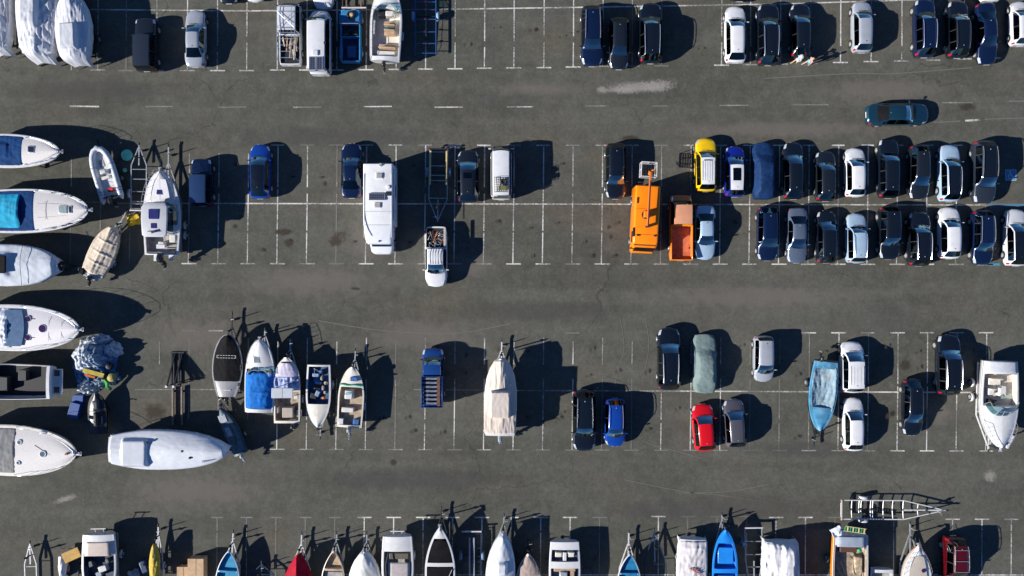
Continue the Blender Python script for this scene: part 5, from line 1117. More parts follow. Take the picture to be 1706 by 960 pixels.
for i in range(9): u = .10 + .05 * i + .02 * bag.random(); b.box('crate' if i % 2 else 'gear_bag', u, bag.uniform(-.45, .45), bag.uniform(.25, .55), bag.uniform(.25, .5), .85, bag.uniform(.2, .5), (bl, simple('pale_blue_gear', (.22, .34, .52), .6, 0, .3, 4), BLACKP)[i % 3], .05, rot=bag.uniform(-.6, .6))
for i in range(4):
    u, x = b.at(541 + (-5, 2, -3, 1)[i], 631 + i * 8); m = MB(); m.ball((0, 0, 0), .13 + .05 * (i % 2), .20 - .06 * (i % 2), .12, 10, 8, .5, i); m.build('rope_heap', simple('pale_rope', (.30, .26, .22), .8, 0, .2, 6), b.root, (x, b.y(u), 1.22))
m = MB(); m.tube([(-.3, b.y(.15), .9), (-.25, b.y(.12), 1.6), (.3, b.y(.05), 1.6), (.35, b.y(.2), .95)], .025, 6); m.build('grab_frame', CHROME, b.root); b.box('orange_float', .53, -.42, .25, .22, 1.1, .2, paint('burnt'), .06); b.trailer('galvanised trailer under the narrow white boat, drawbar pointing down', 1.0, GALV)
b = Boat('small open fishing boat with a green strap, rightmost of the middle boats', (582, 713), (587, 612), 44, 1.15, .48, 'fishing_boat', p=1.7, pp=.56, rise=.2, st=.95, mid=.5, end=.06)
b.hull(CREAM, CREAM, [(.04, .66, .15, .75)], .08, simple('tan_deck', (.36, .29, .21), .7, 0, .2, 3, .15, ((.14, .1, .07), .5)), inset=.13, rub=BLACKP); u, x = b.at(582, 658); b.console(u, x, .72, .85, .75, .75, GEL); u, x = b.at(579, 684); b.seat(u, x, 1.0, .4, .75, WHV, 0, .4)
m = MB(); u = .70; m.tube([(v * b.w(u) * 1.03, b.y(u) + .03 * math.sin(v * 6), b.z(u) + .10 + .06 * (1 - v * v)) for v in [-1 + i / 6 for i in range(13)]], .055, 6); m.build('green_strap', simple('green_webbing', (.01, .30, .17), .7), b.root)
u, x = b.at(591, 632); b.box('blue_box', u, x, .6, .35, b.z(u) + .08, .18, simple('blue_gear', (.03, .12, .34), .6), .03); u, x = b.at(569, 686); m = MB(); m.cyl((x, b.y(u), .78), (x, b.y(u), 1.1), .18, .18, 14); m.build('bucket', BLACKP, b.root); u, x = b.at(568, 704); b.box('locker', u, x, .4, .6, .75, .42, GEL, .04); u, x = b.at(593, 704); b.box('locker', u, x, .5, .45, .75, .4, simple('blue_gear', (.03, .12, .34), .6), .04)
b.outboard(0, .85, .95, simple('grey_cowl', (.28, .31, .34), .35), z=1.1); b.trailer('galvanised trailer under the small fishing boat', 1.3, GALV)
b = Boat('slim dark teal dinghy lying askew with grey panels on it, below the grey speedboat', (402, 758), (367, 680), 29, .85, .35, 'dinghy', p=2.2, rise=.12, st=.85)
tl = simple('dark_teal_hull', (.035, .075, .095), .5, 0, .2, 3, .2); b.hull(tl, tl, crown=.18, inset=.1); b.patch('cover', .06, .95, -.75, .75, simple('slate_cloth', (.09, .14, .17), .7, 0, .25, 3, .3), .06, .16)
for u, sx, sy in ((.78, .62, .7), (.50, .42, .8)): b.box('grey_panel', u, -.14, sx, sy, b.z(u) + .17, .06, simple('grey_panel', (.36, .38, .42), .5, 0, .1, 3), .03)
m = MB(); m.tube([b.P(.6, .3, .3), b.P(.45, .42, .32), b.P(.3, .25, .32), b.P(.2, .1, .3)], .03, 5); m.build('black_hose', BLACKP, b.root); b.outboard(0, .55, 1.1, simple('pale_cowl', (.45, .48, .52), .35), z=.9); b.trailer('small dark trailer under the slim teal dinghy', .9, DSTEEL)
b = Boat('large boat shrink-wrapped in white film, lying across the lot', (181, 750), (381, 753), 62, 2.1, .5, 'wrapped_boat', p=2.5, pp=.66, rise=.25, st=.68, mid=.36)
b.hull(GEL); u1, x1 = b.at(221, 757, 2.8); b.tarp(-.01, 1.0, SHRINK, lambda u: .35 + .25 * sstep(.25, .6, u) - .2 * sstep(.8, 1, u), .55, .012, bumps=((u1, x1, .10, 1.02, .66),), sharp=1.7, fold=.3, crisp=.45, nu=110, nv=50, pleat=.02)
for px, py in ((246, 738), (305, 752), (318, 763)): u, x = b.at(px, py, 2.6); m = MB(); m.ball((x, b.y(u), b.z(u) + .62), .10, .12, .10); m.build('vent', BLACKP, b.root)
m = MB()
for i in range(8): u = .80 + i * .013; m.box(b.w(u) * .72, b.y(u), b.z(u) + .40 - i * .012, .16, .07, .03)
m.build('faded_lettering', simple('faded_lettering', (.16, .18, .24), .6), b.root); b.cradle('rusty cradle under the white shrink-wrapped boat, mostly hidden')
# ---- beige canvas boat on its own
b = Boat('tall boat under beige canvas with a boxy hump, standing alone in its bay', (833, 727), (835, 598), 51, 1.85, .5, 'covered_boat', pp=.54, p=2.2, rise=.2, st=.95)
b.hull(GEL); u1, x1 = b.at(833, 676, 2.9); b.tarp(.0, 1.0, cloth('stone_canvas', (.58, .51, .45), .35, .06, ((.45, .38, .30), .4), .75, .7), lambda u: .22 + .35 * sstep(.42, .62, u) - .25 * sstep(.8, 1, u), .75, .03, bumps=((u1, x1, .165, .74, 1.12),), sharp=1.25, fold=.1, over=.05, pleat=.075, crisp=1, nu=120, nv=64)
b.outboard(0, .9, .35, simple('grey_cowl', (.28, .31, .34), .35), z=1.45); b.trailer('pale trailer under the lone beige canvas boat', 1.3, WHITESTEEL)
# ---- boats on the right
b = Boat('boat under a faded light blue cover, bow pointing down, beside two white cars', (1377, 604), (1366, 719), 47, 1.25, .5, 'covered_boat', p=2.2, pp=.6, mid=.4, rise=.1, st=.82)
lb = cloth('light_blue_tarpaulin', (.075, .26, .42), .4, .25, ((.30, .42, .48), .5)); b.hull(lb, lb, [(.10, .66, .17, .95)], .1, lb, inset=.2)
b.tarp(.08, .70, cloth('pale_blue_sagging_sheet', (.24, .34, .40), .4, .15, ((.42, .44, .43), .6)), -.22, .02, .06, over=-.20, name='sagging_sheet', sharp=2.2); b.outboard(.45, .75, .7, z=1.2)
m = MB(); m.bar((-b.w(0) - .05, b.y(-.02), 1.3), (b.w(0) + .05, b.y(-.02), 1.3), .10, .10); m.build('light_bar', BLACKP, b.root); b.trailer('dark trailer under the light blue covered boat', 1.3, DSTEEL)
b = Boat('white cabin cruiser with an open cockpit at the right edge, bow pointing down', (1668, 603), (1667, 747), 62, 1.75, .5, 'motor_boat', pp=.56, p=2.0, rise=.25, st=.90, end=.05)
b.hull(GEL, GEL, [(.15, .52, .14, 1.15)], .24, simple('cream_cockpit', (.58, .53, .46), .6, 0, .1, 3, .1, ((.14, .11, .09), .5)), rub=GALV, inset=.12); b.screen(.66, .16, .55, .88, .65)
b.patch('folded_canopy', .0, .13, -.93, .93, simple('pale_canopy', (.52, .54, .58), .6, 0, .08, 3, .3), .10, .25, 8, 8, .04); u, x = b.at(1670, 700 - 2); b.hatch(u + .10, x + .0, .52, .46, simple('clear_hatch', (.45, .47, .48), .2), .16)
for u, x, sx, sy, mt in ((.24, .35, 1.0, .55, CREAM), (.35, -.35, .55, .9, WHV), (.36, .6, .5, .55, WHV), (.47, .55, .5, .3, BLACKP)): b.seat(u, x, sx, sy, 1.15, mt, 1 if sy < .6 else 0, .42)
m = MB(); m.tube([(.58 + .17 * math.cos(q), b.y(.515), 1.75 + .17 * math.sin(q)) for q in [2 * PI * k / 12 for k in range(12)]], .02, 5, True); m.build('steering_wheel', BLACKP, b.root); b.rail(.68, .45, .06); anchor(b, .9)
for sd in (-1,): b.patch('hull_stripe', .1, .85, sd * 1.0, sd * .96, ALLOY, .02, 0, 14, 1)
b.trailer('pale trailer with spare wheels under the white cruiser at the right edge', .5, WHITESTEEL, wheels=(.28, .45), wide=.22); b.box('fender_board', .93, -.85, .30, 1.2, b.zg - .1, .25, GEL, .05, rot=-.45)
# ---- upper left tarpaulin boats
wt = cloth('white_boat_tarpaulin', (.56, .575, .61), .5, .06, ((.50, .48, .46), .4), .5)
b = Boat('boat under a crumpled white tarpaulin, second from the left in the top row', (60, 88), (58, -92), 64, 2.0, .5, 'covered_boat', p=2.3, rise=.2, st=.74); b.hull(GEL); b.tarp(-.06, 1.0, wt, .50, .9, .085, tail=.8, sharp=1.3, pleat=.09, nu=110, nv=60, bumps=((.45, -.3, .2, .6, .8),)); b.trailer('trailer under the second white tarpaulin boat, mostly hidden', 1.3, DSTEEL)
b = Boat('boat under a smooth white tarpaulin with folded peak, third in the top row', (122, 90), (115, -16), 53, 2.05, .5, 'covered_boat', pp=.62, mid=.4, p=2.1, rise=.2, st=.8); b.hull(GEL); b.tarp(-.12, 1.0, wt, .35, .7, .045, tail=.9, sharp=1.5, bumps=((.27, -.1, .19, .62, .72),), fold=.3, crisp=.6, pleat=.06, nu=100, nv=54); b.trailer('trailer under the third white tarpaulin boat, mostly hidden', 1.3, DSTEEL)
b = Boat('boat under a white tarpaulin cut by the left edge in the top row', (-6, 76), (-10, -90), 42, 1.9, .5, 'covered_boat', p=2.1, rise=.2, st=.72); b.hull(GEL); b.tarp(-.06, 1.0, wt, .35, .8,   .06, tail=.6, pleat=.08, nu=90, nv=50); b.trailer('trailer under the white tarpaulin boat at the left edge', 1.3, DSTEEL)
m = MB(); m.tube([b.P(.5, 1.05, .1), b.P(.25, 1.08, .05), b.P(.05, .9, -.3)], .03, 5); m.tube([b.P(.55, .95, .2), b.P(.3, 1.0, .2), b.P(.02, .7, -.1)], .025, 5); m.build('rope', simple('grey_rope', (.3, .29, .27), .8), b.root)
b = Boat('open white motor boat with tan seats in the top row', (641, 100), (645, -44), 53, 1.5, .5, 'motor_boat', p=1.9, rise=.3, st=.93, end=.04)
b.hull(GEL, GEL, [(.05, .60, .18, .95)], .15, CREAM, inset=.16, rub=ALLOY); b.screen(.68, .13, .5, .9, .4); u, x = b.at(622, 44); b.box('side_pad', u, x, .42, 1.15, 1.42, .06, FLOORG, .02)
for px, py, sx, sy in ((649, 38, .9, .42), (649, 53, .9, .42), (645, 76, 1.4, .40)): u, x = b.at(px, py); b.seat(u, x, sx, sy, .95, TANV, 1 if py != 53 else -1, .42)
u, x = b.at(649, 46); b.box('seat_gap_pad', u, x, .85, .22, .95, .5, simple('teal_pad', (.03, .12, .13), .6), .03); u, x = b.at(649, 22); b.console(u, x, .75, .5, .95, .65, WHV, False); u, x = b.at(636, 21); b.box('cabin_door', u, x, .55, .55, .95, .62, BLACKP, .03); u, x = b.at(642, 87); b.box('stern_bench', u, x, 1.5, .42, .95, .36, GEL, .05)
b.rail(.0, .18, .04, name='side_rail', u1=.62, posts=6); b.outboard(-.1, .8, .6, z=1.2); b.trailer('trailer under the open boat with tan seats', 1.2, GALV)
# ---------------------------------------------------------------- bottom row
b = Boat('white bowrider with a tan stern sheet and a cluttered cockpit in the bottom row', (164, 892), (164, 1012), 57, 1.5, .5, 'motor_boat', p=2.2, rise=.2, st=.90)
b.hull(GEL, GEL, [(.26, .70, .16, .9)], .12, simple('dark_blue_cockpit', (.03, .045, .08), .7, 0, .4, 3), inset=.15, rub=ALLOY); b.patch('stern_sheet', .10, .29, -.80, .80, simple('tan_sheet', (.50, .42, .36), .6, 0, .08, 3), .14, .05, th=.03)
for px, py, sx, sy, mt in ((152, 940, .4, .5, DASHM), (172, 948, .7, .5, WHV), (166, 957, .5, .4, simple('grey_gear', (.25, .3, .34), .6)), (180, 935, .3, .4, DASHM)): u, x = b.at(px, py, 1.2); b.box('cockpit_gear', u, x, sx, sy, .9, .45, mt, .06, rot=.3)
m = MB(); m.bar((-.62, b.y(-.085), 1.5), (.62, b.y(-.085), 1.5), .07, .08); m.cyl((-.35, b.y(-.085), 1.4), (-.35, b.y(.0), 1.2), .03, None, 5); m.cyl((.35, b.y(-.085), 1.4), (.35, b.y(0), 1.2), .03, None, 5); m.build('light_bar', WHITESTEEL, b.root); b.trailer('trailer under the white bowrider with the tan sheet', .9)
b = Boat('white boat with a beige sheet over its cockpit behind a dark olive bench', (662, 895), (662, 1012), 53, 1.5, .5, 'motor_boat', p=2.2, rise=.2, st=.90)
b.hull(GEL, GEL, [(.215, .78, .18, .95)], .12, FLOORG, inset=.16, rub=ALLOY); b.patch('cockpit_sheet', .37, .76, -.80, .55, simple('beige_sheet', (.42, .37, .36), .65, 0, .08, 3), .06, .05, th=.02); b.box('dark_bench', .29, -.1, 1.6, .5, .95, .45, simple('olive_dark', (.10, .09, .065), .6), .05); m = MB(); m.tube([b.P(.24, .6, .1), b.P(.4, .72, .25), b.P(.6, .7, .2), b.P(.75, .6, .12)], .04, 6); m.build('folded_hood_frame', BLACKP, b.root)
m = MB(); m.bar((-.58, b.y(-.075), 1.45), (.58, b.y(-.075), 1.45), .08, .09); m.cyl((-.35, b.y(-.075), 1.4), (-.35, b.y(.0), 1.2), .03, None, 5); m.cyl((.35, b.y(-.075), 1.4), (.35, b.y(0), 1.2), .03, None, 5); m.build('light_bar', WHITESTEEL, b.root); b.trailer('trailer under the boat with the beige sheet', .9)
b = Boat('slim yellow covered jet craft on a white A-frame trailer in the bottom row', (258, 972), (257, 905), 18, 1.05, .55, 'jet_craft', p=2.1, rise=.1, st=.75); dk = simple('dark_blue_hull', (.012, .02, .05), .4); b.hull(dk, dk); b.tarp(.02, .97, cloth('yellow_cover', (.46, .34, .06), .6, .15, ((.5, .4, .2), .5)), .22, .12, .07, over=-.02, sharp=1.8); b.trailer('white A-frame trailer under the yellow covered jet craft', 1.15, WHITESTEEL)
b = Boat('white dinghy with a bright blue inside, right of the two plywood crates', (376, 1012), (381, 918), 41, 1.15, .48, 'open_boat', p=1.9, pp=.85, rise=.12, st=.9)
bi = simple('blue_inside', (.02, .24, .42), .5, 0, .2, 2); b.hull(GEL, bi, [(.05, .60, .1, .85), (.64, .95, .09, .95)], .03, bi, inset=.08); b.box('thwart', .62, 0, 1.55, .12, 1.15, .05, GEL, .02); b.trailer('white trailer under the blue inside dinghy', 1.25, WHITESTEEL)
b = Boat('boat peaked under a crimson red cover in the bottom row', (494, 1016), (497, 924), 46, 1.1, .5, 'covered_boat', p=1.5, pp=1.0, rise=.15); b.hull(GEL); b.tarp(0, 1.0, REDC, .55, .45, .05, sharp=1.0, fold=.2); b.trailer('white trailer under the crimson covered boat', 1.4, WHITESTEEL)
b = Boat('small weathered beige rowing boat with a bare tan inside in the bottom row', (553, 1008), (556, 918), 39, 1.1, .48, 'rowing_boat', p=1.8, pp=.85, rise=.15, st=.85); tn = simple('tan_inside', (.44, .33, .21), .7, 0, .2, 2.5, .2, ((.2, .13, .08), .5)); b.hull(CREAM, tn, [(.05, .62, .08, .8), (.66, .95, .08, .85)], .03, tn, inset=.06); b.box('thwart', .64, 0, 1.5, .22, 1.08, .05, CREAM, .02); b.patch('grey_liner', .1, .58, -.8, .8, FLOORG, -.2, .0, 6, 4); b.trailer('trailer with a rusty coupling under the beige rowing boat', 1.15, GALV)
b = Boat('boat under a shiny white cover with its bow up on a narrow A-frame', (606, 1010), (607, 920), 48, 1.25, .5, 'covered_boat', p=1.9, pp=.8, rise=.1); b.hull(GEL); b.tarp(0, .995, cloth('ivory_cover', (.62, .62, .60), .35, .06), .30, .5, .03, sharp=1.5, fold=.4); b.trailer('galvanised A-frame trailer under the shiny white cover', 1.2, GALV)
b = Boat('white-rimmed boat with two black canvas panels in the bottom row', (733, 1012), (733, 880), 50, 1.5, .5, 'motor_boat', p=1.8, pp=.8, rise=.25, end=.05); b.hull(GEL, GRIP, [(.06, .50, .14, 1.1), (.555, .855, .16, 1.2)], .05, BLKC, inset=.14, rub=ALLOY)
b.patch('black_panel', .07, .49, -.82, .82, BLKC, .0, .06); b.patch('black_panel', .565, .845, -.80, .80, BLKC, .0, .06, front=.05); m = MB(); m.bar(b.P(.22, .2, .12), b.P(.47, .8, .10), .035, .03); m.build('boat_pole', WHITESTEEL, b.root); anchor(b, .7); b.trailer('dark trailer under the boat with two black panels', 1.2, DSTEEL)
trailer_empty('dark blue empty trailer with a white light board and one long grey plank', (786, 887), (786, 1000), 32, .55, simple('dark_blue_steel', (.012, .035, .085), .5, .2), (.03, .24, .36, .44, .58), (.36,), .75, (.22, .08, .7, .12, simple('plank_blue_grey', (.25, .30, .38), .6)), guard=simple('blue_grey_guard', (.10, .17, .26), .5))
b = Boat('boat wrapped tight in glossy white film, bow up in the bottom row', (830, 1014), (838, 890), 45, 1.45, .5, 'wrapped_boat', p=2.0, pp=.8, rise=.2, st=.9); b.hull(GEL); b.tarp(0, .995, SHRINK, .35, .6, .03, bumps=((.55, .1, .07, .35, .62),), sharp=1.6, fold=.4); b.trailer('galvanised trailer under the glossy wrapped boat', 1.1, GALV)
b = Boat('small boat under a grey-brown fitted cover with a pale rim in the bottom row', (881, 1008), (880, 923), 42, 1.15, .48, 'covered_boat', p=1.8, pp=.8, rise=.1); b.hull(CREAM); b.tarp(.56, .94, cloth('taupe_cover', (.36, .28, .25), .25, .1), .14, .02, .02, over=-.10, sharp=2.2); b.tarp(.02, .54, cloth('taupe_cover', (.36, .28, .25), .25, .1), .10, .02, .02, over=-.10, sharp=2.2); b.trailer('trailer under the grey-brown covered boat', .9, DSTEEL)
b = Boat('blunt white boat with twin moulded seats and a tan bench, bottom row', (941, 904), (941, 1016), 52, 1.35, .5, 'motor_boat', p=2.4, rise=.15, st=.90); b.hull(GEL, GEL, [(.12, .29, .18, 1.0), (.40, .80, .17, .9)], .08, simple('navy_grey_liner', (.06, .08, .14), .6, 0, .3, 3), inset=.14, rub=ALLOY)
for sd in (-1, 1): b.seat(.19, sd * .52, .55, .5, 1.0, CREAM, 1, .25)
b.box('centre_step', .24, 0, .3, .9, 1.1, .24, GEL, .03); b.seat(.42, 0, 1.8, .3, .9, TANV, 0, .45); b.seat(.53, -.62, .4, 1.0, .9, TANV, 0, .45); b.box('engine_cover', .52, .1, .7, .9, .9, .6, simple('grey_cowl', (.28, .31, .34), .35), .1); b.trailer('trailer under the blunt boat with moulded seats', .9, DSTEEL)
b = Boat('white dinghy with a deep blue inside, right of the boat with moulded seats', (1047, 1012), (1049.5, 924), 40, 1.15, .48, 'open_boat', p=1.9, pp=.85, rise=.12, st=.9); b2 = simple('deep_blue_inside', (.015, .17, .34), .5, 0, .25, 2); b.hull(GEL, b2, [(.05, .60, .1, .85), (.64, .95, .09, .95)], .03, b2, inset=.08); b.box('thwart', .62, 0, 1.5, .12, 1.15, .05, GEL, .02); b.trailer('white trailer under the deep blue dinghy', 1.55, WHITESTEEL)
b = Boat('square boat under a white sheet with red folds, left of the bright blue boat', (1155, 900), (1152, 1012), 46, 1.45, .5, 'covered_boat', p=2.6, st=.92, rise=.1); b.hull(GEL); b.tarp(-.01, 1.0, cloth('stained_white_sheet', (.58, .55, .56), .5, .08), .18, .55, .06, cross=((.12, .07),)); m = MB()
vs = [(.05, b.y(.44), b.z(.4) + .32)]
for i in range(13): a = -.15 + i * .19; rr = .62 + .10 * (i % 2); vs.append((.05 - rr * math.cos(a) * .9, b.y(.44) - rr * math.sin(a) * .75 + .30, b.z(.4) + .29 + .06 * (i % 2)))
m.add(vs, [(0, i, i + 1) for i in range(1, 13)])
m.build('red_folds', simple('red_fold_cloth', (.34, .16, .15), .8, 0, .35, 7, .4), b.root); b.trailer('trailer under the square boat with red folds', .9, DSTEEL)
b = Boat('open boat bright blue all over in the bottom row', (1208, 1014), (1209, 883), 43, 1.35, .5, 'open_boat', p=2.2, pp=.7, rise=.15, st=.92); bb = simple('vivid_blue_gelcoat', (.015, .23, .72), .35, 0, .08, 2, coat=.3); bd = simple('vivid_blue_floor', (.012, .14, .5), .6, 0, .15, 2)
b.hull(bb, bb, [(.05, .44, .12, .9), (.50, .82, .16, 1.0)], .06, bd, inset=.12); b.box('foredeck_panel', .66, .06, 1.3, 1.35, 1.05, .28, bb, .06); b.box('cockpit_panel', .30, .1, 1.3, 1.3, .95, .25, bb, .05); b.trailer('galvanised A-frame trailer under the bright blue boat', .9, GALV)
trailer_empty('galvanised empty trailer with narrow rungs, right of the bright blue boat', (1255, 881), (1257, 1010), 30, .6, GALV, (.0, .17, .34, .50, .66), (.2,), .42, rollers=RUBBER, guard=simple('blue_grey_guard', (.10, .17, .26), .5))
b = Boat('lumpy boat under a bunched white tarpaulin, right of the narrow empty trailer', (1303, 905), (1303, 1016), 56, 1.55, .5, 'covered_boat', p=2.4, rise=.1, st=.92); b.hull(GEL); b.tarp(-.02, 1.0, WTARP, .5, .9, .15, bumps=((.3, -.35, .25, .4, .9), (.2, .6, .15, .3, .6)), sharp=1.2); b.trailer('trailer under the lumpy white tarpaulin boat', .9, DSTEEL)
b = Boat('white cabin boat with an orange stripe along its side and a boarding ladder', (1418, 893), (1417, 1034), 60, 1.6, .5, 'motor_boat', p=2.2, rise=.2, st=.95); b.hull(GEL, GEL, [(.12, .62, .16, .95)], .1, simple('stained_deck', (.33, .27, .21), .75), inset=.14, rub=paint('orange')); b.patch('stern_canopy', .01, .13, -.85, .85, simple('slate_canopy', (.28, .33, .40), .6, 0, .1, 3), .14, .1, th=.03)
u, x = b.at(1415, 918); b.box('brown_bench', u, x, 1.4, .45, .95, .5, simple('brown_upholstery', (.10, .045, .03), .6), .05); u, x = b.at(1432, 945); b.box('tan_bench', u, x, .7, 1.5, .95, .52, simple('mottled_tan', (.42, .33, .22), .8, 0, .35, 5, .4), .12); u, x = b.at(1432, 918, 1.6); m = MB(); m.ball((x, b.y(u), 1.62), .18, .18, .12); m.build('green_float', simple('green_float', (.01, .33, .10), .4), b.root)
m = MB(); m.tube([b.P(.3, .6, .1), b.P(.5, .2, .2), b.P(.62, -.3, .1)], .05, 6); m.tube([b.P(.35, .8, .1), b.P(.5, .5, .3), b.P(.6, .2, .1)], .03, 6); m.build('tangled_rope', BLACKP, b.root); b.patch('orange_stripe', .02, .95, 1.0, .965, paint('orange'), .04, 0, 20, 1)
m = MB(); m.loft([[(b.w(u) + .012, b.y(u), b.z(u) - .08), (b.w(u) * .985 + .012, b.y(u), b.z(u) - .42), (b.w(u) * .98, b.y(u), b.z(u) - .42), (b.w(u), b.y(u), b.z(u) - .08)] for u in [i / 14 for i in range(14)]]); m.build('side_stripe', paint('orange'), b.root); b.trailer('trailer under the boat with the orange stripe', .5, DSTEEL)
x, y = W(1424, 884, 1.75); t = thing('boarding_ladder', 'yellow and green boarding ladder lying across the stern of the orange striped boat', 'ladder', (x, y, 1.72), math.radians(-8)); m = MB()
for sd in (-.2, .2): m.bar((-.95, sd, 0), (.95, sd, 0), .05, .06)
m.build('rail', simple('pale_yellow_paint', (.55, .48, .24), .6), t)
for i in range(8): m = MB(); m.bar((-.8 + i * .23, -.18, .01), (-.8 + i * .23, .18, .01), .09, .05); m.build('rung', (simple('ladder_green', (.02, .3, .12), .6), simple('pale_yellow_paint', (.55, .48, .24), .6))[i % 2], t)
x, y = W(1393, 885, 1.75); o = sheet('white_rag', 'white rag hanging on the stern corner of the orange striped boat', 'rag', 1394, 887, .9, .8, 1.85, cloth('white_rag', (.62, .66, .72), .8, .15), .5, .16, 5)
b = Boat('white stern just showing at the bottom edge, right of the orange striped boat', (1470, 950), (1470, 1040), 40, 1.2, .5, 'motor_boat', p=2.2, rise=.1, st=.92); b.hull(GEL, GEL, [(.06, .6, .12, .8)], .06, FLOORG, inset=.1); b.trailer('trailer under the boat at the bottom edge', .8, DSTEEL)
b = Boat('white boat with a pale teak foredeck and a round hatch in the bottom row', (1528, 1020), (1530, 911), 50, 1.45, .5, 'motor_boat', p=1.8, pp=.8, rise=.25, end=.05); b.hull(GEL, GEL, [(.05, .40, .14, .95)], .12, FLOORG, inset=.16, rub=paint('orange')); b.patch('teak_deck', .46, .86, -.62, .62, TEAK, .11, .06, front=.06); u, x = b.at(1536, 950); m = MB(); m.cyl((x, b.y(u), b.z(u) + .12), (x, b.y(u), b.z(u) + .22), .18, .16, 18); m.build('deck_hatch', PURP, b.root); b.rail(.55, .35, .05); anchor(b, .7); b.screen(.46, .08, .35, .8, .3); b.trailer('galvanised A-frame trailer under the teak decked boat', 1.5, GALV)
# ---- loose trailers
trailer_empty('white ladder-like boat trailer lying across the lane at the lower right', (1402, 850), (1577, 851), 33, .62, WHITESTEEL, (.0, .10, .17, .19, .28, .30, .40, .49, .59, .73), (.22,), .59, None, DSTEEL, deep=.10)
t, L, hb, Y = trailer_empty('blue boat trailer in the top row beside the open boat with tan seats', (709, 91), (709, -70), 36, .58, simple('mid_blue_steel', (.03, .10, .26), .5, .3), (.02, .12, .24, .37, .47, .55, .7), (.41,), .85, rollers=simple('maroon_roller', (.16, .015, .02), .5), guard=simple('pale_blue_guard', (.20, .33, .46), .5), lights=False)
trailer_empty('grey boat trailer with a single yellow bunk, hitched towards the white pickup', (731, 249), (729, 371), 32, .55, GALV, (.03, .22, .35, .42, .66), (.30,), .68, (.83, .02, .48, .16, simple('pale_yellow_bunk', (.66, .50, .20), .6, 0, .15, 4)), guard=simple('blue_grey_guard2', (.14, .20, .28), .5), lights=DSTEEL)
trailer_empty('white A-frame trailer with its coupling up at the lower left corner', (53, 1010), (50, 905), 21, .5, WHITESTEEL, (.1, .3, .62), (.2,), .66)
trailer_empty('dark blue trailer with only its drawbar showing at the bottom edge', (437, 1020), (436, 938), 40, .5, simple('dark_blue_steel', (.012, .035, .085), .5, .2), (.1, .4, .75), (.3,), .76)
trailer_empty('dark blue A-frame trailer between the deep blue dinghy and the sheet with red folds', (1093, 1010), (1090, 884), 38, .5, simple('dark_blue_steel', (.012, .035, .085), .5, .2), (.1, .3, .55), (.25,), .58)
trailer_empty('rusty trailer barely showing at the top edge beside the open boat with tan seats', (590, 12), (590, -90), 40, .55, RUST, (.02, .15, .4, .6), (.3,), .8, (.6, .0, .6, .2, simple('brown_plank', (.16, .10, .07), .8)))
# ---- black folding supports and beams
def supports():
    for i, px in enumerate((285, 297)):
        x, y = W(px, 616, .6); t = thing('boat_support', ('left' if i == 0 else 'right') + ' one of two black steel crossed boat supports standing beside long beams', 'boat support', (x, y, 0), 0, 'black boat supports')
        for s_ in (-1, 1): m = MB(); m.bar((s_ * .12, 1.35, .08), (-s_ * .14, -1.35, 1.05 if s_ > 0 else .75), .10, .12); m.build('leg', DSTEEL, t)
        m = MB(); m.bar((-.28, 1.35, .09), (.28, 1.35, .09), .1, .12); m.bar((-.3, -1.35, .85), (.3, -1.35, .85), .09, .1); m.bar((0, -1.3, .08), (0, 1.3, .08), .09, .1); m.bar((0, -1.3, .08), (0, -1.33, .85), .08, .08); m.build('cross_beam', DSTEEL, t)
        m = MB(); m.box(-.26, -1.42, .82, .2, .2, .12); m.build('pad', WHITESTEEL, t, bevel=.02)
    for i, px in enumerate((288, 303)):
        x, y = W(px, 677, .2); o = MB().build('x', RUST) if 0 else None; t = thing('steel_beam', ('left' if i == 0 else 'right') + ' one of two long rusty beams on the asphalt below the black supports', 'beam', (x, y, 0), 0, 'long rusty beams'); m = MB(); m.bar((0, -1.6, .2), (0, 1.6, .2), .13, .18); m.build('beam', simple('pinkish_rust', (.20, .15, .13), .7, 0, .3, 4), t); m = MB(); m.box(0, 1.2, 0, .3, .14, .11); m.build('block', RUST, t); m = MB(); m.box(0, -1.2, 0, .3, .14, .11); m.build('block', RUST, t)
supports()
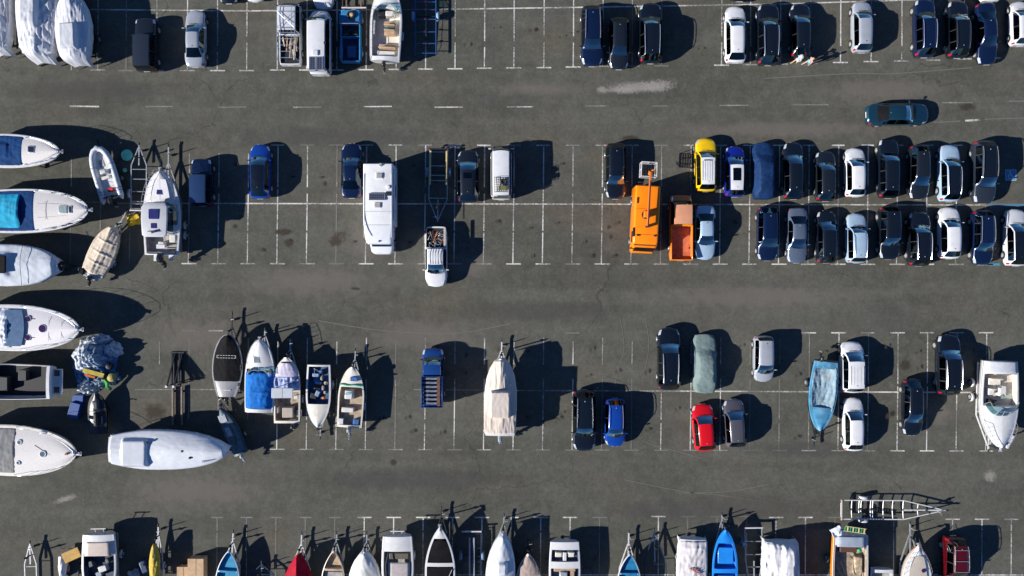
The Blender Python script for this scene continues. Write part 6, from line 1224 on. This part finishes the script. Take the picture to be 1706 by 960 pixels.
# ---- heap, jet ski, crate
def heap():
    x, y = W(158, 607, .6); t = thing('rubbish_heap', 'heap of crumpled white and blue tarpaulin with yellow and green scraps among the yachts', 'rubbish heap', (x, y, 0), .15); t.scale = (1.13, 1.08, 1.1); cl = [simple('heap_white', (.50, .54, .58), .7, 0, .3, 3.5, .9, ((.05, .10, .20), 1.0), bscale=7, spec=.15), simple('heap_blue', (.05, .13, .28), .7, 0, .5, 3, .9, ((.38, .44, .52), .8), bscale=7, spec=.15), simple('heap_grey', (.20, .27, .36), .7, 0, .4, 4, .9, ((.03, .07, .15), .9), bscale=7, spec=.15)]
    for i, (dx, dy, rx, ry, h, mi, nm) in enumerate(((-.1, .35, 1.75, 1.75, 1.2, 1, 'blue_tarpaulin'), (-.45, .55, 1.3, 1.6, 1.38, 0, 'white_tarpaulin'), (.35, .45, .95, 1.15, 1.52, 2, 'grey_sheet'), (1.25, .85, .75, .7, .95, 0, 'white_sheet'), (-.95, -1.6, .85, .75, .75, 0, 'net_pile'), (.3, -1.35, 1.2, .6, .7, 2, 'rope_pile'), (-1.3, -.3, .55, 1.5, .8, 1, 'blue_flap'), (.2, 1.75, 1.1, .5, .9, 0, 'white_fringe'))):
        m = MB(); n, k = 20, 48; vs = [(0, 0, h)]
        for a in range(1, n + 1):
            for b_ in range(k):
                q = 2 * PI * b_ / k; rr = a / n; wob = 1 + .30 * nz(math.cos(q) * 2 + i * 7, math.sin(q) * 2) + .10 * nz(math.cos(q) * 7 + i, math.sin(q) * 7); z = h * (1 - rr ** 2.2) - .25 * abs(nz(rr * 5 * math.cos(q) + i, rr * 5 * math.sin(q), i + 9)) + .34 * abs(nz(rr * 3 * math.cos(q) + i * 3, rr * 3 * math.sin(q), i)) + .13 * nz(rr * 8 * math.cos(q), rr * 8 * math.sin(q), i + 2); vs.append((rx * rr * wob * math.cos(q), ry * rr * wob * math.sin(q), max(0.01, z if a < n else .02)))
        m.add(vs, [(0, 1 + b_, 1 + (b_ + 1) % k) for b_ in range(k)] + [(1 + a * k + b_, 1 + (a + 1) * k + b_, 1 + (a + 1) * k + (b_ + 1) % k, 1 + a * k + (b_ + 1) % k) for a in range(n - 1) for b_ in range(k)]); m.build(nm, cl[mi], t, (dx, dy, 0), angle=65)
    m = MB(); m.bar((-.55, -.35, 1.22), (.75, -1.0, .98), .32, .05); m.build('yellow_board', simple('heap_yellow', (.58, .44, .05), .6, 0, .2, 3), t); m = MB(); m.bar((-.55, -.7, 1.08), (.1, -1.05, 1.0), .16, .05); m.build('orange_scrap', paint('burnt'), t)
    for i, (dx, dy, r_, mt) in enumerate(((1.2, -1.25, .34, simple('ochre_float', (.36, .30, .08), .7)), (.6, -1.0, .3, BLACKP), (1.15, -.35, .28, DSTEEL))): m = MB(); m.ball((dx, dy, .72), r_, r_, .28, jit=.2, seed=i); m.build('float', mt, t)
    m = MB(); m.tube([(.65, -1.3, .8), (.8, -1.6, .75), (.68, -1.9, .6), (.8, -2.15, .35)], .12, 7); m.build('green_bundle', simple('green_bundle', (.04, .36, .04), .6, 0, .3, 4), t)
    b = Boat('black jet ski with grey seat below the rubbish heap', (163, 724), (159, 655), 32, .8, .2, 'jet_ski', 'jet ski', p=2.4, pp=.6, rise=.15, st=.92); bk = simple('black_jetski', (.008, .008, .010), .35, coat=.5); b.hull(bk, bk, crown=.12, inset=.2); b.box('saddle', .36, 0, .42, 1.25, .88, .28, simple('dark_saddle', (.012, .012, .014), .6), .12, .8, .9); b.box('bonnet', .70, 0, .62, .9, .9, .22, simple('grey_jetski', (.07, .075, .08), .4), .1, .7, .7)
    m = MB(); m.tube([(-.42, b.y(.55), 1.28), (0, b.y(.58), 1.32), (.42, b.y(.55), 1.28)], .03, 6); m.cyl((0, b.y(.58), 1.0), (0, b.y(.58), 1.32), .05, None, 6); m.build('handlebar', BLACKP, b.root)
    for sd in (-1, 1): b.box('foot_strip', .33, sd * .42, .05, .62, b.zg + .06, .02, ALLOY, .01)
    b.box('keel_block', .5, 0, .5, 1.6, 0, .28, simple('dark_block', (.03, .03, .03), .8), .02); del b.root['group']; b.root['group'] = 'craft on the ground'
    del b.root['group']
    x, y = W(126, 684, .4); t = thing('blue_bin', 'dark blue plastic bin lying next to the black jet ski', 'bin', (x, y, 0), -.25); bm_ = simple('royal_blue_plastic', (.006, .055, .24), .5); m = MB(); m.box(0, 0, 0, .8, 1.25, .7, 0, 1.1, 1.05); m.build('bin', bm_, t, bevel=.05); m = MB(); m.box(0, .95, .0, .85, .7, .5, .2, 1.05, 1.0); m.build('lid', bm_, t, bevel=.04)
heap()
# ---- left corner clutter
def clutter():
    x, y = W(113, 935, .8); t = thing('junk_cart', 'cart loaded with a mustard board and white cloth at the lower left', 'cart', (x, y, 0), 0); m = MB(); m.box(0, -.4, .45, 1.5, 2.6, .12); m.build('cart_bed', DSTEEL, t)
    a = loc(t, 119, 926, 1.2); m = MB(); m.box(0, 0, 0, 1.45, .85, .06, .42); m.build('mustard_board', simple('mustard_board', (.46, .27, .05), .7, 0, .15, 3), t, (a[0], a[1], 1.18), bevel=.01)
    a = loc(t, 102, 946, 1.1); m = MB(); m.ball((0, 0, 0), .36, 1.0, .35, 16, 10, .35, 3); m.build('white_cloth', cloth('white_boat_tarpaulin', (.6, .6, .6)), t, (a[0], a[1], .9)); m = MB()
    for i in range(5): m.bar((-.8 + i * .16, .35 + .2 * i, .95 + .05 * i), (.2 + i * .12, 1.2 + .08 * i, 1.1), .05, .06)
    m.build('poles', RUST, t); m = MB(); m.box(.0, .2, .57, .5, .5, .55); m.box(-.2, -.7, .57, .5, .5, .3); m.build('crate', simple('brown_plank', (.16, .10, .07), .8), t, bevel=.02)
    for s_ in (-1, 1): wheel(t, s_ * .82, -.6, .28, .18, s_, rimmat=GALV)
    for i, (px, py, sx, sy, h) in enumerate(((326, 948, 1.25, 1.95, 1.0), (305, 956, .95, 1.4, .75))):
        x, y = W(px, py, h); t = thing('wooden_crate', ('large' if i == 0 else 'lower') + ' pale plywood crate ' + ('with planked top ' if i == 0 else 'left of the taller one ') + 'at the bottom edge', 'crate', (x, y - .2, 0)); wm = simple('plywood', (.50, .33, .19), .75, 0, .12, 3, dirt=((.3, .18, .1), .4)); m = MB(); m.box(0, 0, .1, sx, sy, h - .1); m.build('box', wm, t, bevel=.01)
        m = MB(); m.box(0, 0, h, sx + .06, sy + .06, .03); m.bar((0, -sy / 2, h + .035), (0, sy / 2, h + .035), .05, .02); m.build('lid', wm, t); m = MB()
        for xx in (-.4, 0, .4): m.box(xx * sx, 0, 0, .1, sy, .1)
        m.build('pallet_runners', simple('brown_plank', (.16, .10, .07), .8), t)
    x, y = W(240, 945, .6); t = thing('blue_drum', 'dark blue drum leaning beside the yellow jet craft', 'drum', (x, y, 0), .35); m = MB(); m.box(0, 0, 0, .62, 1.1, .75, 0, .92, .95); m.build('drum', simple('navy_plastic', (.015, .04, .12), .45), t, bevel=.1); m = MB(); m.cyl((0, .2, .72), (0, .2, .8), .12, None, 12); m.build('cap', BLACKP, t)
    sheet('grey_cloth', 'pale grey cloth heaped on the ground left of the yellow jet craft', 'cloth', 224, 958, .9, .8, .25, cloth('pale_grey_cloth', (.4, .42, .45), .9, .3), .3, .3, 8)
clutter()
# wheelchair symbol painted in the blue bay
x, y = W(1684, 291); m = MB(); m.cur = 0
def quad(x0, y0, x1, y1, z): m.add([(x0, y0, z), (x1, y0, z), (x1, y1, z), (x0, y1, z)], [(0, 1, 2, 3)])
quad(-.46, -.46, .46, .46, .0085); m.cur = 1
for a, b_, c, d in ((-.46, .42, .46, .46), (-.46, -.46, .46, -.42), (-.46, -.42, -.42, .42), (.42, -.42, .46, .42)): quad(a, b_, c, d, .0125)
def stroke(pts, w, z=.0125):
    for (a, b_), (c, d) in zip(pts, pts[1:]):
        v = Vector((c - a, d - b_)).normalized(); n_ = Vector((-v.y, v.x)) * w / 2; z += .0006
        m.add([(a - n_.x, b_ - n_.y, z), (c - n_.x, d - n_.y, z), (c + n_.x, d + n_.y, z), (a + n_.x, b_ + n_.y, z)], [(0, 1, 2, 3)])
stroke([(-.04 + .19 * math.cos(q), -.12 + .19 * math.sin(q)) for q in [math.radians(130 + 21 * k) for k in range(12)]], .06); stroke([(-.07, .19), (-.05, -.06), (.14, -.06), (.22, -.28)], .07, .021); stroke([(-.06, .07), (.12, .07)], .06, .024)
m.add([(-.07 + .075 * math.cos(2 * PI * k / 10), .28 + .075 * math.sin(2 * PI * k / 10), .0125) for k in range(10)], [tuple(range(10))])
o = m.build('disabled_bay_marking', [linemat('blue_square_paint', (.05, .25, .48), .95), linemat('white_symbol_paint', (.55, .58, .6), .95)], None, (x, y, 0), angle=0, fix=False); o['kind'] = 'structure'
# ---------------------------------------------------------------- the two people
def skinned(name, J, E, mat, parent, root=0, sub=1):
    me = bpy.data.meshes.new(name); me.from_pydata([j[:3] for j in J], E, []); me.materials.append(mat)
    o = bpy.data.objects.new(name, me); COL.objects.link(o); o.parent = parent
    o.modifiers.new('skin', 'SKIN').use_smooth_shade = True
    for i, j in enumerate(J): me.skin_vertices[0].data[i].radius = (j[3], j[4] if len(j) > 4 else j[3]); me.skin_vertices[0].data[i].use_root = (i == root)
    s = o.modifiers.new('smooth', 'SUBSURF'); s.levels = sub; s.render_levels = sub
    return o
def person(label, px, py, face, skin, hairc, top, bottom, bag=None, step=.22, hat=None, sc=1.0):
    x, y = W(px, py); t = thing('person', label, 'person', (x, y, 0), face, 'people in the lot'); t.scale = (sc, sc, sc)
    sk = simple('skin_' + str(skin[0]), skin, .55, 0, .05); J = [(0, 0, .94, .13, .10), (0, .01, 1.08, .115, .085), (0, .01, 1.25, .14, .095), (0, .0, 1.40, .12, .08), (0, .01, 1.48, .052), (0, .03, 1.55, .07, .08), (0, .035, 1.63, .078, .095), (0, .02, 1.70, .06, .075)]
    E = [(i, i + 1) for i in range(7)]; arms = []; legs = []
    for sd in (-1, 1):
        sw = sd * step; n = len(J)
        J += [(sd * .18, 0, 1.39, .055), (sd * .24, -sw * .35, 1.12, .042), (sd * .25, -sw * .35 + .14, .93, .030), (sd * .25, -sw * .35 + .20, .86, .034, .018)]
        E += [(3, n), (n, n + 1), (n + 1, n + 2), (n + 2, n + 3)]; arms.append(n); h = J[n + 3]
        for k, (fx, ln) in enumerate(((-.028, .062), (-.009, .075), (.010, .070), (.028, .055))):
            m = len(J); J += [(h[0] + fx * .8, h[1] + .03, h[2] - .03, .010), (h[0] + fx, h[1] + .03 + ln * .5, h[2] - .03 - ln * .35, .009), (h[0] + fx, h[1] + .03 + ln * .6, h[2] - .05 - ln * .75, .008)]; E += [(n + 3, m), (m, m + 1), (m + 1, m + 2)]
        m = len(J); J += [(h[0] - sd * .045, h[1] + .005, h[2] - .0, .010), (h[0] - sd * .055, h[1] + .04, h[2] - .035, .009)]; E += [(n + 2, m), (m, m + 1)]
        n = len(J); J += [(sd * .09, 0, .88, .085), (sd * .10, sw * .55 + .03, .50, .058), (sd * .10, sw - .02, .09, .038), (sd * .105, sw + .14, .035, .034, .028)]; E += [(0, n), (n, n + 1), (n + 1, n + 2), (n + 2, n + 3)]; legs.append(n)
    skinned('body', J, E, sk, t, sub=2)
    up = lambda i, k=1.16, dz=0: (J[i][0], J[i][1], J[i][2] + dz, J[i][3] * k, (J[i][4] if len(J[i]) > 4 else J[i][3]) * k)
    a, b_ = arms; mid = lambda i, k: tuple(lerp(p, q, .55) for p, q in zip(up(i, k), up(i + 1, k)))
    skinned('shirt', [up(0, 1.14, .02), up(1), up(2), up(3), up(a, 1.3), mid(a, 1.35), up(b_, 1.3), mid(b_, 1.35)], [(0, 1), (1, 2), (2, 3), (3, 4), (4, 5), (3, 6), (6, 7)], simple('shirt_' + str(top[0]), top, .85, 0, .15, 6), t)
    a, b_ = legs; skinned('shorts', [up(0, 1.12, 0), up(a, 1.2), mid(a, 1.25), up(b_, 1.2), mid(b_, 1.25)], [(0, 1), (1, 2), (0, 3), (3, 4)], simple('shorts_' + str(bottom[0]), bottom, .85, 0, .15, 6), t)
    m = MB(); m.ball((0, -.005, 1.665), .105, .125, .125, 14, 10, .12, 2); m.ball((0, -.07, 1.55), .085, .06, .14, 10, 8, .1, 4); m.build('hair', simple('hair_' + str(hairc[0]), hairc, .7, 0, .25, 12), t)
    for sd in (-1, 1):
        m = MB(); m.ball((sd * .032, .122, 1.635), .013, .01, .011, 8, 6); m.build('eye', simple('eye_dark', (.03, .02, .015), .3), t)
        m = MB(); m.ball((sd * .087, .02, 1.62), .014, .028, .036, 8, 6); m.build('ear', sk, t)
        m = MB(); q = up(legs[(sd + 1) // 2] + 3); m.loft(rbox_rings([(q[1] - .22, .035, .0, .07, .02), (q[1] - .1, .045, 0, .085, .02), (q[1] + .06, .05, 0, .06, .02), (q[1] + .11, .03, 0, .04, .01)], .02)); m.build('shoe', simple('pale_shoe', (.5, .42, .36), .7), t, (q[0], 0, 0))
    m = MB(); m.ball((0, .135, 1.61), .015, .024, .026, 8, 6); m.build('nose', sk, t)
    m = MB(); m.ball((0, .118, 1.572), .025, .012, .008, 8, 6); m.build('mouth', simple('lips', (.40, .14, .12), .5), t)
    if hat: m = MB(); m.cyl((0, 0, 1.70), (0, 0, 1.72), .19, .17, 18); m.cyl((0, 0, 1.72), (0, 0, 1.80), .115, .09, 16); m.build('sun_hat', simple('pale_hat', hat, .8), t)
    return t
person('person in a sky-blue top and white sun hat at the tail of the black hatchback', 1323, 104, math.radians(-60), (.52, .32, .22), (.16, .10, .06), (.22, .52, .66), (.50, .48, .46), hat=(.62, .62, .60))
x, y = W(1341, 107); t2 = person('fair-haired person in pink shirt and turquoise shorts beside the black hatchback', 1342, 107, math.radians(-75), (.55, .33, .24), (.52, .36, .20), (.62, .26, .33), (.05, .42, .48), step=.26)
# ---------------------------------------------------------------- light and camera
SUNV = Vector((1.95, .62, -1.0))
ld = bpy.data.lights.new('sun', 'SUN'); ld.energy = 5.0; ld.angle = math.radians(.53); ld.color = (1.0, .95, .88)
so = bpy.data.objects.new('sun', ld); COL.objects.link(so); so.rotation_euler = SUNV.to_track_quat('-Z', 'Y').to_euler(); so.location = (-60, -20, 40)
wd = bpy.data.worlds.new('World'); SC.world = wd; wd.use_nodes = True; nt = wd.node_tree; nt.nodes.clear()
sky = nt.nodes.new('ShaderNodeTexSky'); sky.sky_type = 'NISHITA'; sky.sun_disc = False
elev = math.atan2(1.0, math.hypot(1.95, .62)); sky.sun_elevation = elev
sky.sun_rotation = math.atan2(-SUNV.x, -SUNV.y)
sky.altitude = 3500; sky.air_density = 1.0; sky.dust_density = .05; sky.ozone_density = 8.0
bg = nt.nodes.new('ShaderNodeBackground'); bg.inputs['Strength'].default_value = .075
ow = nt.nodes.new('ShaderNodeOutputWorld'); nt.links.new(sky.outputs[0], bg.inputs[0]); nt.links.new(bg.outputs[0], ow.inputs[0])
cd = bpy.data.cameras.new('camera'); co = bpy.data.objects.new('camera', cd); COL.objects.link(co)
co.location = (0, 0, H); co.rotation_euler = (0, 0, 0); cd.sensor_width = 36; cd.sensor_fit = 'HORIZONTAL'
cd.lens = 18 / ((1706 / 2 / S) / H); cd.clip_end = 1500; cd.clip_start = 1
SC.camera = co
SC.view_settings.view_transform = 'Standard'; SC.view_settings.look = 'None'; SC.view_settings.exposure = .70; SC.view_settings.gamma = 1.0
SC.view_settings.use_curve_mapping = False
SC.cycles.max_bounces = 6; SC.cycles.transparent_max_bounces = 8; SC.cycles.use_denoising = True
SC.cycles.sample_clamp_indirect = 4.0
